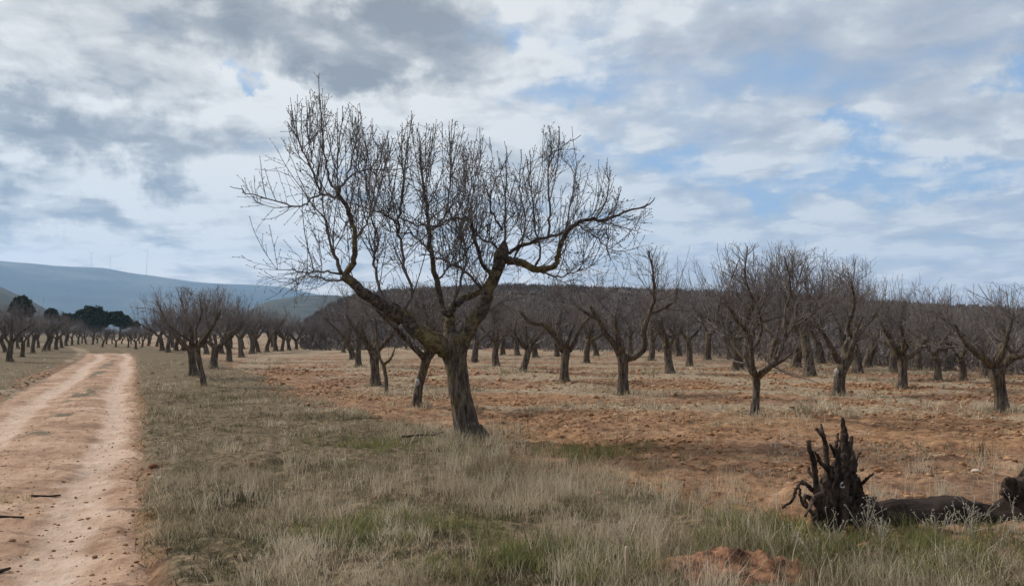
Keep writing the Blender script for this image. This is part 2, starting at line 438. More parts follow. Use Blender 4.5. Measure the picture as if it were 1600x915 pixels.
def build_track():
    t = np.concatenate([np.linspace(-9, 3, 60), np.geomspace(3.03, 74, 620)])
    s = np.linspace(TR_L - .45, TR_R + .45, 150)
    T, S = np.meshgrid(t, s, indexing='ij')
    S2 = S + track_bend(T)
    X = S2 * math.cos(A_T) + T * math.sin(A_T); Y = -S2 * math.sin(A_T) + T * math.cos(A_T)
    w = .34 * (fbm(T * 1.1, S * 1.7 + 3, 4, 21, .65) - .5)
    inside = sst(TR_L - .32, TR_L + .18, S + w) * (1 - sst(TR_R - .22, TR_R + .3, S + w * .8)) * (1 - sst(66, 73, T))
    base = H0(X, Y)
    rut = np.exp(-((S + .38 + .1 * np.sin(T * .3)) / .28) ** 2) + np.exp(-((S + 1.95 + .1 * np.sin(T * .3 + 1)) / .30) ** 2)
    crownz = np.exp(-((S + 1.2) / .4) ** 2)
    n1 = fbm(T * 1.6, S * 4.5, 4, 31) - .5; n2 = fbm(T * 7, S * 12, 3, 33) - .5
    fade = 1 - sst(25, 60, T)
    Z = base - .045 - .045 * rut + .022 * crownz + (.05 * n1 * (1 - .7 * rut) + .030 * n2 * (1 - .6 * rut) + .022 * (fbm(T * 16, S * 18, 2, 39) - .5) + .030 * (fbm(T * 4.2, S * 2.6, 4, 35) - .5) * (1 - .7 * rut)) * fade - .20 * (1 - inside)
    grass = .95 * crownz * sst(.42, .6, fbm(T * .5, S * 1.2, 3, 37)) + .35 * (1 - inside) + .75 * sst(-2.45, -2.9, S)
    idx = np.arange(T.size).reshape(T.shape)
    q = np.stack([idx[:-1, :-1], idx[:-1, 1:], idx[1:, 1:], idx[1:, :-1]], -1).reshape(-1, 4)
    me = mesh_np('dirt_track', np.column_stack([X.ravel(), Y.ravel(), Z.ravel()]), q, dict(grass=grass.ravel(), rut=np.clip(rut, 0, 1).ravel()), smooth=True)
    o = struct(link('dirt_track', me, M['track']))
    return X, Y, Z, T, S
trk = build_track()
def track_z(x, y):
    X, Y, Z, T, S = trk
    s, t = track_st(x, y); i = np.abs(T[:, 0] - t).argmin(); j = np.abs(S[0] + track_bend(t) - s).argmin(); return float(Z[i, j])

# ------------------------------------------------------------------ far hills
def sector(name, prof, r0, rc, r1, mat, pxr, rough, rn=60, an=240, zb=-.6, nscale=1.0):
    """land swelling behind the orchard: crest height follows prof (pixel column -> crest row) at distance rc"""
    px = np.linspace(*pxr, an); th = np.arctan2(px - CX, F)
    crest = np.interp(px, [p[0] for p in prof], [p[1] for p in prof])
    hc = np.array([P(a, c, rc * math.cos(t))[2] for a, c, t in zip(px, crest, th)])
    r = np.linspace(r0, r1, rn)
    up = sst(r0, rc, r) * (1 - .75 * sst(rc, r1 * 1.15, r))
    R, T_ = np.meshgrid(r, th, indexing='ij')
    X = R * np.sin(T_); Y = R * np.cos(T_)
    nz = (fbm(X / rough[1], Y / rough[1], 5, 77) - .5) * rough[0]
    Z = zb + (hc - zb)[None] * up[:, None] + nz * np.clip(up * 1.3, 0, 1)[:, None] * (1 - .75 * np.exp(-((R - rc) / (.12 * rc)) ** 2))
    idx = np.arange(R.size).reshape(R.shape)
    q = np.stack([idx[:-1, :-1], idx[1:, :-1], idx[1:, 1:], idx[:-1, 1:]], -1).reshape(-1, 4)
    struct(link(name, mesh_np(name, np.column_stack([X.ravel(), Y.ravel(), Z.ravel()]), q, smooth=True), mat))
    return lambda rr_, pxx: float(zb + (np.interp(pxx, px, hc) - zb) * np.interp(rr_, r, up))
mz = sector('mountain', [(-900, 440), (-500, 415), (-200, 404), (0, 409), (100, 416), (160, 419), (200, 426), (300, 437), (370, 442), (440, 446), (520, 462), (620, 480), (800, 500)],
            2900, 4600, 5900, M['mountain'], (-900, 800), (150, 620), 60, 260)
sector('left_hill', [(-700, 425), (-300, 430), (-60, 440), (0, 449), (40, 466), (80, 486), (120, 502), (170, 514), (200, 517)], 700, 1150, 1700, M['olive'], (-700, 200), (26, 150), 40, 160)
sector('olive_hill', [(330, 516), (380, 490), (420, 470), (470, 462), (520, 460), (600, 466), (700, 480)], 800, 1300, 1900, M['olive'], (330, 700), (34, 160), 40, 140)
HILL = [(460, 513), (490, 500), (520, 480), (560, 466), (640, 458), (800, 452), (900, 455), (1050, 461), (1200, 466), (1400, 479), (1600, 490), (1800, 497), (2300, 500), (2900, 505)]
hz = sector('hillside', HILL, 66, 215, 330, M['hill'], (460, 2900), (3.2, 22), 90, 420)

def brush(name, label, n, sampler, hr, nb, wd, seed, mat, tintoff=0):
    rg = np.random.default_rng(seed)
    base = sampler(rg, n)                               # (n,3)
    hh = rg.uniform(*hr, n)
    c = np.repeat(base, nb, 0); h = np.repeat(hh, nb); m = len(c)
    # leafless rods standing through each bush
    az = rg.uniform(0, 2 * np.pi, m); rad = np.sqrt(rg.uniform(0, 1, m)) * h * .55
    z0 = rg.uniform(.0, .75, m) * h * np.sqrt(np.clip(1 - (rad / (h * .62)) ** 2, 0, 1))
    p0 = c + np.column_stack([rad * np.cos(az), rad * np.sin(az), z0])
    d = np.column_stack([np.cos(az) * rg.uniform(0, .8, m), np.sin(az) * rg.uniform(0, .8, m), rg.uniform(.3, 1.1, m)])
    d += rg.normal(0, .35, (m, 3)); d /= np.linalg.norm(d, axis=1, keepdims=True)
    L = h * rg.uniform(.22, .5, m)
    sd = np.column_stack([rg.normal(0, 1, m), rg.normal(0, 1, m), rg.normal(0, .3, m)]); sd /= np.linalg.norm(sd, axis=1, keepdims=True)
    w = (wd * h)[:, None]
    V = np.stack([p0 - sd * w, p0 + sd * w, p0 + d * L[:, None]], 1).reshape(-1, 3)
    T = np.arange(m * 3).reshape(-1, 3)
    tint = np.repeat(np.clip(np.repeat(rg.uniform(0, 1, n), nb) * .7 + rg.uniform(0, .3, m) + tintoff, 0, 1), 3)
    return stuff(link(name, mesh_np(name, V, T, dict(tint=tint)), mat), label, 'brushwood')
def hill_pts(rg, n):
    px = rg.uniform(480, 1900, n); u = rg.uniform(0, 1, n); r = 70 + 165 * u
    th = np.arctan2(px - CX, F)
    z = np.array([hz(a, b) for a, b in zip(r, px)])
    return np.column_stack([r * np.sin(th), r * np.cos(th), z - .1])
brush('hillside_brushwood', 'dark leafless brushwood covering the low hillside behind the orchard', 9000, hill_pts, (.8, 1.9), 36, .075, 5, M['brush'])
def edge_pts(rg, n):
    px = rg.uniform(860, 1900, n); th = np.arctan2(px - CX, F)
    r = np.interp(px, [860, 1100, 1400, 1600, 1900], [62, 50, 38, 34, 32]) * rg.uniform(1.0, 1.7, n)
    x, y = r * np.sin(th), r * np.cos(th)
    return np.column_stack([x, y, H(x, y, False) - .05])
brush('field_edge_scrub', 'grey brown scrub growing along the far edge of the tilled field', 900, edge_pts, (.5, 1.7), 70, .02, 6, M['brush'], .25)

# ------------------------------------------------------------------ big almond tree
D0 = G(732, 686)[1]
ENVX = [350, 380, 430, 470, 498, 530, 575, 600, 645, 700, 740, 790, 820, 857, 905, 945, 985, 1025]
ENVY = [286, 268, 178, 160, 118, 160, 170, 212, 184, 194, 216, 226, 240, 194, 208, 255, 290, 306]
def ok_main(q, lift=-16):
    a, b = proj(q)
    return 355 < a < 1024 and b > np.interp(a, ENVX, ENVY) - lift + 44 * max(0, float(vnoise(a * .075, 3.3, 5)) - .25) and b < 490 and abs(q[1] - D0) < 2.3
ok_hi = lambda q: ok_main(q, 18)
def main_tree():
    rg = np.random.default_rng(4)
    base = on_ground(G(733, 686)); base[2] -= .05
    root = empty('almond_tree', base)
    tag(root, 'large bare almond tree in the foreground, thick leaning trunk and three heavy limbs', 'tree', 'almond trees of the orchard')
    tb = Tubes()
    tp, tr = traced([(738, 700, 74), (735, 686, 56), (731, 668, 43), (724, 640, 36), (718, 610, 33), (714, 580, 32), (711, 560, 35), (710, 545, 42), (711, 531, 40), (713, 521, 26)], D0, n=70)
    tb.add(tp, tr, 40)
    for a in ([(745, 668, 20), (757, 682, 16), (772, 694, 6)], [(722, 672, 16), (712, 684, 12), (700, 693, 5)], [(737, 672, 16), (738, 690, 12), (741, 702, 6)]):
        p_, r_ = traced(a, D0 - (.15 if a[0][0] == 737 else 0), n=12); tb.add(p_, r_, 16)
    link('trunk', tb.mesh('main_trunk', base, rough=.30, rough_scale=7), M['bark'], root)
    Y = D0
    limbs = []
    # left limb
    A = [([(703, 548, 30), (689, 540, 29), (657, 519, 25), (619, 487, 21), (570, 458, 16), (537, 430, 14)], (0, -.35)),
         ([(538, 431, 12), (553, 408, 10), (555, 380, 9), (553, 358, 8), (545, 332, 7.5), (532, 310, 7), (528, 290, 6)], (-.35, -.5)),
         ([(529, 296, 6), (517, 288, 5), (507, 245, 4), (502, 190, 3), (498, 124, 1.5)], (-.5, -.4)),
         ([(530, 292, 5), (543, 279, 4.5), (562, 268, 4), (578, 264, 3), (592, 240, 2), (600, 218, 1.4)], (-.5, -.9)),
         ([(529, 310, 6), (514, 305, 5), (500, 302, 5), (491, 275, 4), (471, 231, 3), (449, 190, 1.6)], (-.5, -.1)),
         ([(503, 303, 5), (485, 312, 4.5), (470, 322, 4), (440, 317, 3.4), (400, 305, 2.6), (359, 291, 1.4)], (-.4, -.9)),
         ([(491, 278, 3.2), (487, 245, 2.6), (480, 200, 2), (478, 150, 1.2)], (-.4, .2)),
         ([(528, 290, 4), (528, 250, 3.2), (533, 205, 2.4), (536, 165, 1.3)], (-.5, -.2)),
         ([(543, 279, 3.4), (553, 235, 2.6), (566, 180, 1.3)], (-.5, -.3)),
         ([(534, 427, 9), (520, 394, 6), (513, 362, 5), (505, 338, 4), (480, 312, 2)], (-.35, .5)),
         ([(533, 428, 6), (505, 424, 4), (475, 425, 3), (432, 421, 1.5)], (-.35, -1.0)),
         ([(545, 436, 6), (515, 438, 4.5), (480, 430, 3), (446, 446, 1.5)], (-.3, .8)),
         ([(604, 478, 8), (590, 440, 7), (585, 405, 6), (590, 370, 5), (580, 335, 4), (585, 290, 3), (600, 225, 1.5)], (-.15, 1.0)),
         ([(626, 490, 8), (643, 460, 7), (633, 418, 6.5), (625, 372, 6), (622, 347, 5.5), (628, 314, 5), (632, 260, 3.4), (643, 188, 1.5)], (-.1, -.9)),
         ([(623, 350, 5), (600, 335, 4), (580, 328, 3.5), (560, 322, 2)], (-.7, -1.2)),
         ([(626, 340, 4.5), (650, 350, 4), (680, 352, 3.6), (705, 345, 3), (730, 300, 2)], (-.8, -1.3)),
         ([(555, 372, 5), (575, 345, 4), (590, 300, 3), (612, 225, 1.5)], (-.4, .4))]
    Mi = [([(704, 545, 20), (703, 510, 17), (704, 484, 14), (718, 471, 12), (748, 457, 9), (775, 440, 5)], (-.1, .5)),
          ([(704, 492, 12), (692, 484, 11), (682, 442, 10), (675, 402, 9), (671, 362, 8), (668, 330, 6), (660, 280, 4), (652, 200, 1.5)], (-.05, .35)),
          ([(671, 362, 6), (690, 345, 5), (700, 318, 4), (704, 260, 3), (701, 196, 1.5)], (.3, .5)),
          ([(674, 395, 5), (655, 375, 4), (640, 365, 3.4), (610, 362, 2.4), (590, 345, 1.6)], (.3, 1.1)),
          ([(681, 440, 5), (700, 420, 4.5), (725, 400, 4), (740, 375, 3), (760, 350, 2)], (.2, .9)),
          ([(703, 486, 8), (720, 440, 6), (728, 400, 5), (722, 350, 4), (735, 300, 3), (742, 220, 1.5)], (0, 1.3))]
    Rr = [([(718, 540, 28), (731, 518, 24), (752, 480, 21), (767, 442, 19), (779, 419, 18), (785, 402, 18), (787, 390, 12)], (0, .1)),
          ([(784, 406, 15), (800, 407, 14), (815, 411, 13), (844, 421, 12), (867, 414, 10), (872, 400, 9), (881, 372, 8), (900, 351, 7), (922, 343, 6), (949, 342, 5), (976, 331, 4), (1004, 323, 3), (1023, 309, 1.6)], (.1, -.6)),
          ([(786, 398, 9), (808, 387, 8), (842, 374, 7), (870, 367, 6), (908, 347, 5), (935, 335, 4), (950, 300, 2.4), (947, 258, 1.4)], (.1, .8)),
          ([(768, 432, 9), (750, 404, 8), (738, 358, 7), (732, 342, 6), (716, 341, 5), (699, 346, 4), (670, 364, 3), (645, 385, 1.6)], (.05, -.7)),
          ([(752, 450, 7), (726, 424, 6), (703, 412, 5), (682, 402, 4), (655, 400, 2)], (.05, -1.0)),
          ([(787, 394, 8), (789, 361, 6), (790, 301, 4), (791, 228, 1.5)], (.1, .2)),
          ([(786, 360, 5), (772, 338, 4.5), (766, 325, 4), (772, 290, 3), (800, 235, 1.5)], (.1, -.5)),
          ([(857, 368, 6), (859, 331, 5), (857, 290, 4), (857, 253, 3), (866, 235, 2.4), (888, 224, 2), (908, 211, 1.4)], (.3, .2)),
          ([(858, 262, 2.6), (862, 235, 2), (857, 196, 1.3)], (.25, .3)),
          ([(876, 385, 5), (890, 330, 4), (897, 280, 2.6), (905, 250, 1.5)], (-.2, .2)),
          ([(900, 352, 4), (925, 365, 3.4), (945, 385, 2.6), (955, 405, 1.4)], (-.3, -.9)),
          ([(925, 344, 3.2), (955, 350, 2.6), (985, 358, 2), (1002, 363, 1.2)], (-.4, .1)),
          ([(835, 420, 6), (845, 390, 5), (835, 350, 4), (828, 290, 2.6), (822, 244, 1.4)], (0, -.9)),
          ([(800, 408, 6), (815, 380, 5), (820, 345, 4), (812, 290, 2.6), (815, 250, 1.4)], (.1, 1.2)),
          ([(845, 424, 5), (870, 432, 3.6), (900, 425, 2.6), (930, 412, 1.5)], (0, .9)),
          ([(790, 412, 6), (770, 380, 5), (750, 372, 4), (735, 330, 3), (745, 270, 2), (760, 225, 1.3)], (.1, 1.4))]
    for nm, grp in (('left', A), ('middle', Mi), ('right', Rr)):
        big, fine = [], []
        for pix, dy in grp:
            p, r = traced(pix, Y, dy, n=len(pix) * 4, jit=.010, rg=rg)
            if pix is not grp[0][0]: r = np.maximum(r * (.70 if pix[0][2] < 12 else .86), .0024)
            (big if pix[0][2] > 8.5 else fine).append((p, r))
        allp = big + fine
        main = [allp[0]]
        s0 = sprout(rg, allp, 3.6, .15, (.45, 1.15), (.5, 1.1), .34, .10, .009, 7, .0032, ok=ok_main)       # side boughs
        s1 = sprout(rg, allp[1:] + s0[::2], 2.5, .05, (.5, 1.30), (.4, 1.1), .9, .05, .0085, 7, .0034, ok=ok_hi)    # upright water shoots
        s2 = sprout(rg, allp[1:] + s0, 4.4, .12, (.18, .60), (.5, 1.2), .20, .13, .0062, 5, .0028, ok=ok_main)
        s2 += sprout(rg, s1, 1.8, .2, (.14, .42), (.45, .85), .22, .08, .0054, 4, .0028, ok=lambda q: ok_main(q, 4))
        low = [q for q in allp[1:] + s0 if q[0][:, 2].max() < 3.3]
        s2d = sprout(rg, low, 7.5, .15, (.2, .65), (.6, 1.4), .04, .16, .0050, 6, .0026, grav=.06, ok=ok_main)  # hanging twigs
        s3 = sprout(rg, s2 + s2d + s1 + allp[1:], 6.4, .10, (.05, .19), (.5, 1.0), .15, .12, .0042, 2, .0028, ok=ok_hi, t1=.92)
        s2 += sprout(rg, allp[1:] + s0, 5.5, .1, (.2, .6), (.4, 1.3), .25, .13, .0042, 5, .0022, ok=ok_main)
        tl = Tubes()
        for p, r in big: tl.add(p, r, 18)
        if nm == 'right':                                           # knotted burr where the limb was pruned
            kp, kr = traced([(777, 418, 12), (781, 406, 21), (785, 395, 21), (787, 385, 13), (788, 376, 5)], Y, (.1, .05), n=14); tl.add(kp, kr, 18)
        if nm == 'left':
            kp, kr = traced([(630, 500, 20), (616, 487, 27), (604, 479, 21)], Y, (-.1, -.2), n=10); tl.add(kp, kr, 18)
        lo = link('limb', tl.mesh('limb_' + nm, base, rough=.28, rough_scale=9, seed=8), M['limb'], root)
        tw = Tubes()
        for p, r in fine: tw.add(p, r, 6)
        tw.add_all(s0, 5); tw.add_all(s1, 4); tw.add_all(s2, 3); tw.add_all(s2d, 3); tw.add_all(s3, 3)
        for p, r in s1 + s2 + s2d + s3:
            L = np.linalg.norm(p[-1] - p[0])
            tw.bud(p[-1], p[-1] - p[-2], .0078, .026)
            k = int(L / .085)
            for j in range(k):
                u = rg.uniform(.1, 1) * (len(p) - 1); i = min(int(u), len(p) - 2); q = p[i] + (p[i + 1] - p[i]) * (u - i)
                d = (p[i + 1] - p[i]) / np.linalg.norm(p[i + 1] - p[i]) + rg.normal(0, .6, 3)
                tw.bud(q, d, rg.uniform(.0050, .0085), rg.uniform(.014, .028))
        link('twigs', tw.mesh('twigs_' + nm, base), M['twig'], lo)
    return root
main_tree()

# ------------------------------------------------------------------ orchard trees
GROUP = 'almond trees of the orchard'
def crown_from(rg, limbs, height, dens=1.0, thick=1.0, top=None):
    """limbs -> everything above them; returns Tubes"""
    ok = (lambda q: q[2] < top and q[2] > .55) if top else None
    s0 = sprout(rg, limbs, 4.2, .25, (.45, 1.0), (.5, 1.25), .22, .12, .016, 5, .006, ok=ok)
    s1 = sprout(rg, limbs + s0, 3.0 * dens, .25, (.5, 1.35), (.3, 1.0), 1.0, .06, .009, 5, .0035, ok=ok)
    s2 = sprout(rg, limbs + s0, 8 * dens, .2, (.25, .7), (.5, 1.25), .18, .15, .007, 4, .0036, ok=ok)
    s3 = sprout(rg, s2, 8.5 * dens, .12, (.14, .42), (.45, 1.1), .2, .13, .0050, 3, .0032, ok=ok)
    s3 += sprout(rg, s1, 4.5 * dens, .2, (.12, .34), (.4, 1.0), .35, .12, .0046, 3, .003, ok=ok)
    tb = Tubes(); tb.add_all(s0, 5); tb.add_all(s1, 3); tb.add_all(s2, 3); tb.add_all(s3, 3)
    return tb
def generic_variant(seed):
    rg = np.random.default_rng(seed)
    hgt = rg.uniform(.85, 1.1); lean = rg.normal(0, .10, 2)
    tz = np.linspace(-.15, hgt, 14); f = np.clip(tz / hgt, 0, 1)
    tp = np.column_stack([lean[0] * f ** 1.4 + .03 * np.sin(f * 5 + seed), lean[1] * f ** 1.4, tz])
    tr = .135 * (1 + .55 * np.exp(-f * 9) - .12 * f + .22 * np.exp(-((f - 1) / .12) ** 2))
    top = tp[-1]
    limbs = []
    n = rg.integers(3, 6); a0 = rg.uniform(0, 6.28)
    for i in range(n):
        a = a0 + i * 2 * np.pi / n + rg.normal(0, .25); inc = rg.uniform(.45, 1.05)
        d = np.array([math.cos(a) * math.sin(inc), math.sin(a) * math.sin(inc), math.cos(inc)])
        L = rg.uniform(1.1, 1.7); p = top - np.array([0, 0, .12]); pts = [p.copy()]
        for k in range(8):
            d = d + rg.normal(0, .16, 3); d[2] += .07; d /= np.linalg.norm(d); p = p + d * L / 8; pts.append(p.copy())
        limbs.append((np.array(pts), np.linspace(.085, .022, 9) * rg.uniform(.8, 1.1)))
        if rg.random() < .8:
            j = rg.integers(2, 5); p = pts[j].copy(); d = pts[j + 1] - pts[j]; d /= np.linalg.norm(d); d += rg.normal(0, .5, 3); d[2] = abs(d[2]) + .2; d /= np.linalg.norm(d); q = [p.copy()]
            L2 = rg.uniform(.7, 1.2)
            for k in range(6):
                d = d + rg.normal(0, .16, 3); d /= np.linalg.norm(d); p = p + d * L2 / 6; q.append(p.copy())
            limbs.append((np.array(q), np.linspace(.05, .015, 7)))
    t = Tubes(); t.add(tp, tr, 14); t.add_all(limbs, 9)
    c = crown_from(rg, limbs, 3.3, 1.0, top=3.45)
    return t.mesh('orchard_trunk', rough=.22, seed=seed), c.mesh('orchard_crown', seed=seed)
VAR = [generic_variant(100 + i) for i in range(10)]
BASES = []
def place(px, py, top, label, v=None, rg=rng, group=GROUP, spread=1.0, trunkw=None):
    g = on_ground(G(px, py)); depth = g[1]
    h = (py - top) * depth / F
    s = float(np.clip(h / 3.4, .62, 1.45))
    o = empty('almond_tree', g, rg.uniform(0, 6.28), s)
    o.scale = (s * rg.uniform(.88, 1.18), s * rg.uniform(.88, 1.18), s)
    o.rotation_euler = (rg.normal(0, .06), rg.normal(0, .06), rg.uniform(0, 6.28)); BASES.append((g[0], g[1], .2 * s))
    tag(o, label, 'tree', group)
    tm, cm = VAR[rg.integers(len(VAR))]
    tr = link('trunk', tm, M['bark'], o); link('crown', cm, M['crown'], o)
    if trunkw: tr.scale = (trunkw, trunkw, 1)
    return o
def traced_tree(label, trunk, limbs, top, seed, dens=1.0, spread=None, extra=(), scar=None):
    rg = np.random.default_rng(seed)
    bp = G(trunk[0][0], trunk[0][1]); Y = bp[1]
    base = on_ground(bp)
    o = empty('almond_tree', base); tag(o, label, 'tree', GROUP); BASES.append((bp[0], bp[1], .2))
    pix = [(trunk[0][0], trunk[0][1] + 8, trunk[0][2] * 1.55)] + [(trunk[0][0], trunk[0][1], trunk[0][2] * 1.3)] + list(trunk[1:])
    tb = Tubes(); p, r = traced(pix, Y, n=24); tb.add(p, r, 16)
    trunk_tubes = tb
    L = []
    for k, l in enumerate(limbs):
        dy = rg.uniform(.15, .8) * (1 if k % 2 else -1)
        L.append(traced(l, Y, (0, dy), n=len(l) * 3, jit=.008, rg=rg))
    fp = P(trunk[-1][0], trunk[-1][1], Y)
    for k in range(2):                                  # limbs towards and away from the viewer
        a = rg.uniform(-.5, .5) + (math.pi / 2 if k else -math.pi / 2); d = np.array([math.cos(a) * .7, math.sin(a) * .7, .75]); q = fp.copy() - [0, 0, .05]; pts = [q.copy()]
        for _ in range(7):
            d = d + rg.normal(0, .15, 3); d /= np.linalg.norm(d); q = q + d * .18; pts.append(q.copy())
        L.append((np.array(pts), np.linspace(trunk[-1][2] * .26 * Y / F, .015, 8)))
    for p, r in L: trunk_tubes.add(p, r, 10)
    link('trunk', trunk_tubes.mesh('orchard_trunk', base, rough=.25, seed=seed), M['bark'], o)
    topz = P(trunk[0][0], top, Y)[2]
    c = crown_from(rg, L, 3, dens, top=topz)
    link('crown', c.mesh('orchard_crown', base, seed=seed), M['crown'], o)
    if scar:
        x, y, w = scar; p0 = P(x, y, Y - trunk[0][2] * .56 * Y / F); tb = Tubes(); rr_ = w * .5 * Y / F
        n_ = 7; zz = np.linspace(-1, 1, n_)
        tb.add(np.column_stack([0 * zz + p0[0], 0 * zz + p0[1], p0[2] + zz * rr_ * 1.7]), rr_ * np.sqrt(np.clip(1 - zz ** 2, .02, 1)), 10)
        me = tb.mesh('pruning_scar', base); s_ = link('pruning_scar', me, M['scar'], o)
    return o
traced_tree('young slender almond tree with a V fork, alone on orange soil',
            [(1179, 647, 12), (1181, 625, 11), (1182, 605, 11), (1181, 586, 14)],
            [[(1181, 590, 10), (1175, 568, 8), (1174, 545, 7), (1168, 520, 6), (1150, 498, 5), (1135, 470, 3)], [(1183, 590, 10), (1203, 572, 9), (1217, 556, 7), (1228, 525, 6), (1250, 500, 5), (1275, 488, 3)],
             [(1174, 550, 6), (1190, 520, 5), (1185, 480, 4), (1165, 440, 3), (1168, 385, 1.5)], [(1228, 525, 5), (1225, 490, 4), (1235, 450, 3), (1225, 400, 2)]], 385, 31, 1.0)
traced_tree('stout almond tree with a straight trunk and one tall limb rising on its right',
            [(974, 615, 17), (973, 595, 16), (973, 575, 16), (973, 553, 19)],
            [[(970, 558, 12), (960, 538, 11), (945, 520, 9), (935, 500, 7), (922, 478, 5)], [(974, 555, 11), (970, 535, 9), (963, 510, 6), (968, 482, 4)],
             [(978, 562, 11), (998, 553, 10), (1008, 540, 9), (1006, 515, 8), (1015, 490, 7), (1022, 465, 6), (1021, 440, 5), (1018, 412, 3), (1013, 392, 2)],
             [(935, 500, 5), (905, 482, 4), (890, 465, 3)], [(1015, 490, 5), (1040, 480, 4), (1058, 465, 3)]], 388, 32, .9)
traced_tree('almond tree with a low limb reaching far left, next behind the stout straight one',
            [(882, 595, 14), (882, 578, 13), (883, 560, 13), (884, 545, 16)],
            [[(880, 548, 11), (870, 526, 9), (851, 508, 8), (828, 503, 6), (812, 485, 4)], [(878, 545, 9), (874, 520, 8), (873, 500, 6), (880, 478, 4)], [(889, 548, 9), (899, 530, 8), (907, 512, 6), (925, 490, 4)]], 432, 33, 1.0)
traced_tree('gnarled almond tree with a pale patch on its short thick trunk',
            [(1311, 617, 17), (1311, 598, 17), (1314, 580, 18), (1320, 563, 22)],
            [[(1314, 566, 12), (1304, 555, 10), (1298, 540, 8), (1285, 520, 6), (1270, 500, 4)], [(1322, 566, 13), (1335, 550, 11), (1338, 530, 10), (1345, 515, 8), (1362, 498, 6), (1380, 470, 3)],
             [(1337, 535, 7), (1325, 510, 6), (1335, 480, 5), (1330, 440, 3)]], 400, 34, 1.0, scar=(1307, 580, 6))
traced_tree('almond tree with a thick leaning trunk, closest to the right frame edge',
            [(1566, 641, 18), (1563, 615, 18), (1559, 595, 21), (1556, 575, 25)],
            [[(1553, 578, 13), (1540, 562, 11), (1525, 552, 8), (1505, 530, 5), (1490, 505, 3)], [(1556, 575, 11), (1560, 550, 9), (1568, 530, 6), (1565, 490, 4)], [(1561, 578, 12), (1580, 560, 10), (1600, 552, 8), (1625, 525, 5), (1640, 490, 3)]], 440, 35, 1.0)
traced_tree('almond tree with a wide Y fork, next right of the gnarled pale patched one',
            [(1409, 605, 14), (1410, 588, 13), (1410, 570, 14), (1409, 556, 17)],
            [[(1406, 560, 10), (1398, 545, 9), (1390, 527, 8), (1380, 512, 5), (1370, 490, 3)], [(1412, 560, 10), (1430, 551, 8), (1445, 532, 6), (1460, 512, 4)], [(1409, 556, 8), (1412, 530, 6), (1405, 500, 4)]], 425, 36, 1.0)
traced_tree('leaning almond tree with a white scar, close behind the trunk of the large tree',
            [(651, 636, 14), (653, 612, 14), (658, 590, 14), (666, 562, 16), (670, 552, 18)],
            [[(668, 560, 12), (654, 550, 10), (630, 524, 9), (606, 500, 7), (586, 480, 5), (570, 455, 3)], [(672, 556, 10), (682, 540, 8), (700, 520, 6), (720, 500, 4)], [(669, 555, 9), (664, 530, 7), (668, 500, 5), (660, 470, 3)]], 440, 37, .9, scar=(652, 597, 7))
traced_tree('thick straight almond tree, nearest of the row beside the track',
            [(303, 587, 13), (301, 570, 12), (300, 555, 12), (299, 543, 15)],
            [[(297, 546, 9), (285, 537, 8), (272, 520, 6), (258, 500, 4), (245, 470, 2.5)], [(300, 545, 8), (298, 520, 6), (290, 490, 4), (282, 465, 2.5)], [(303, 546, 9), (318, 535, 7), (330, 515, 5), (345, 490, 3)]], 445, 38, 1.25)
traced_tree('thin crooked almond tree leaning against the thick one beside the track',
            [(318, 600, 8), (316, 585, 8), (312, 568, 8), (309, 553, 8), (309, 540, 9)],
            [[(309, 543, 6), (318, 528, 5), (332, 510, 4), (345, 485, 2.5)], [(308, 541, 5), (306, 518, 4), (315, 490, 3), (312, 465, 2)]], 448, 39, 1.1)
traced_tree('thick dark almond tree directly left of the small forked sapling',
            [(587, 598, 14), (586, 580, 13), (585, 560, 14), (584, 548, 17)],
            [[(582, 550, 9), (570, 535, 7), (555, 515, 5), (540, 490, 3)], [(586, 550, 9), (590, 525, 7), (585, 495, 4)], [(588, 550, 9), (602, 535, 7), (618, 515, 5), (628, 490, 3)]], 446, 40, 1.1)
# sapling: a trunk and a bare forked top
def sapling():
    rg = np.random.default_rng(50); bp = G(603, 614); Y = bp[1]; base = on_ground(bp)
    o = empty('almond_sapling', base); tag(o, 'small thin sapling forking into a V, standing by the thick dark trunk', 'tree')
    tb = Tubes(); p, r = traced([(603, 620, 7), (604, 606, 6), (603, 590, 6), (600, 574, 6), (599, 567, 6)], Y, n=14); tb.add(p, r, 10)
    link('trunk', tb.mesh('sapling_trunk', base, rough=.15), M['bark'], o)
    L = [traced(a, Y, d, n=10) for a, d in (([(599, 570, 5), (594, 560, 4), (592, 549, 3), (588, 535, 1.5)], (0, .1)), ([(600, 569, 5), (609, 562, 4), (614, 552, 3), (618, 540, 1.5)], (0, -.1)))]
    s = sprout(rg, L, 9, .2, (.15, .4), (.4, 1.0), .4, .08, .006, 4, .003)
    tb = Tubes(); tb.add_all(L, 8); tb.add_all(s, 3)
    link('crown', tb.mesh('sapling_crown', base), M['limb'], o)
sapling()

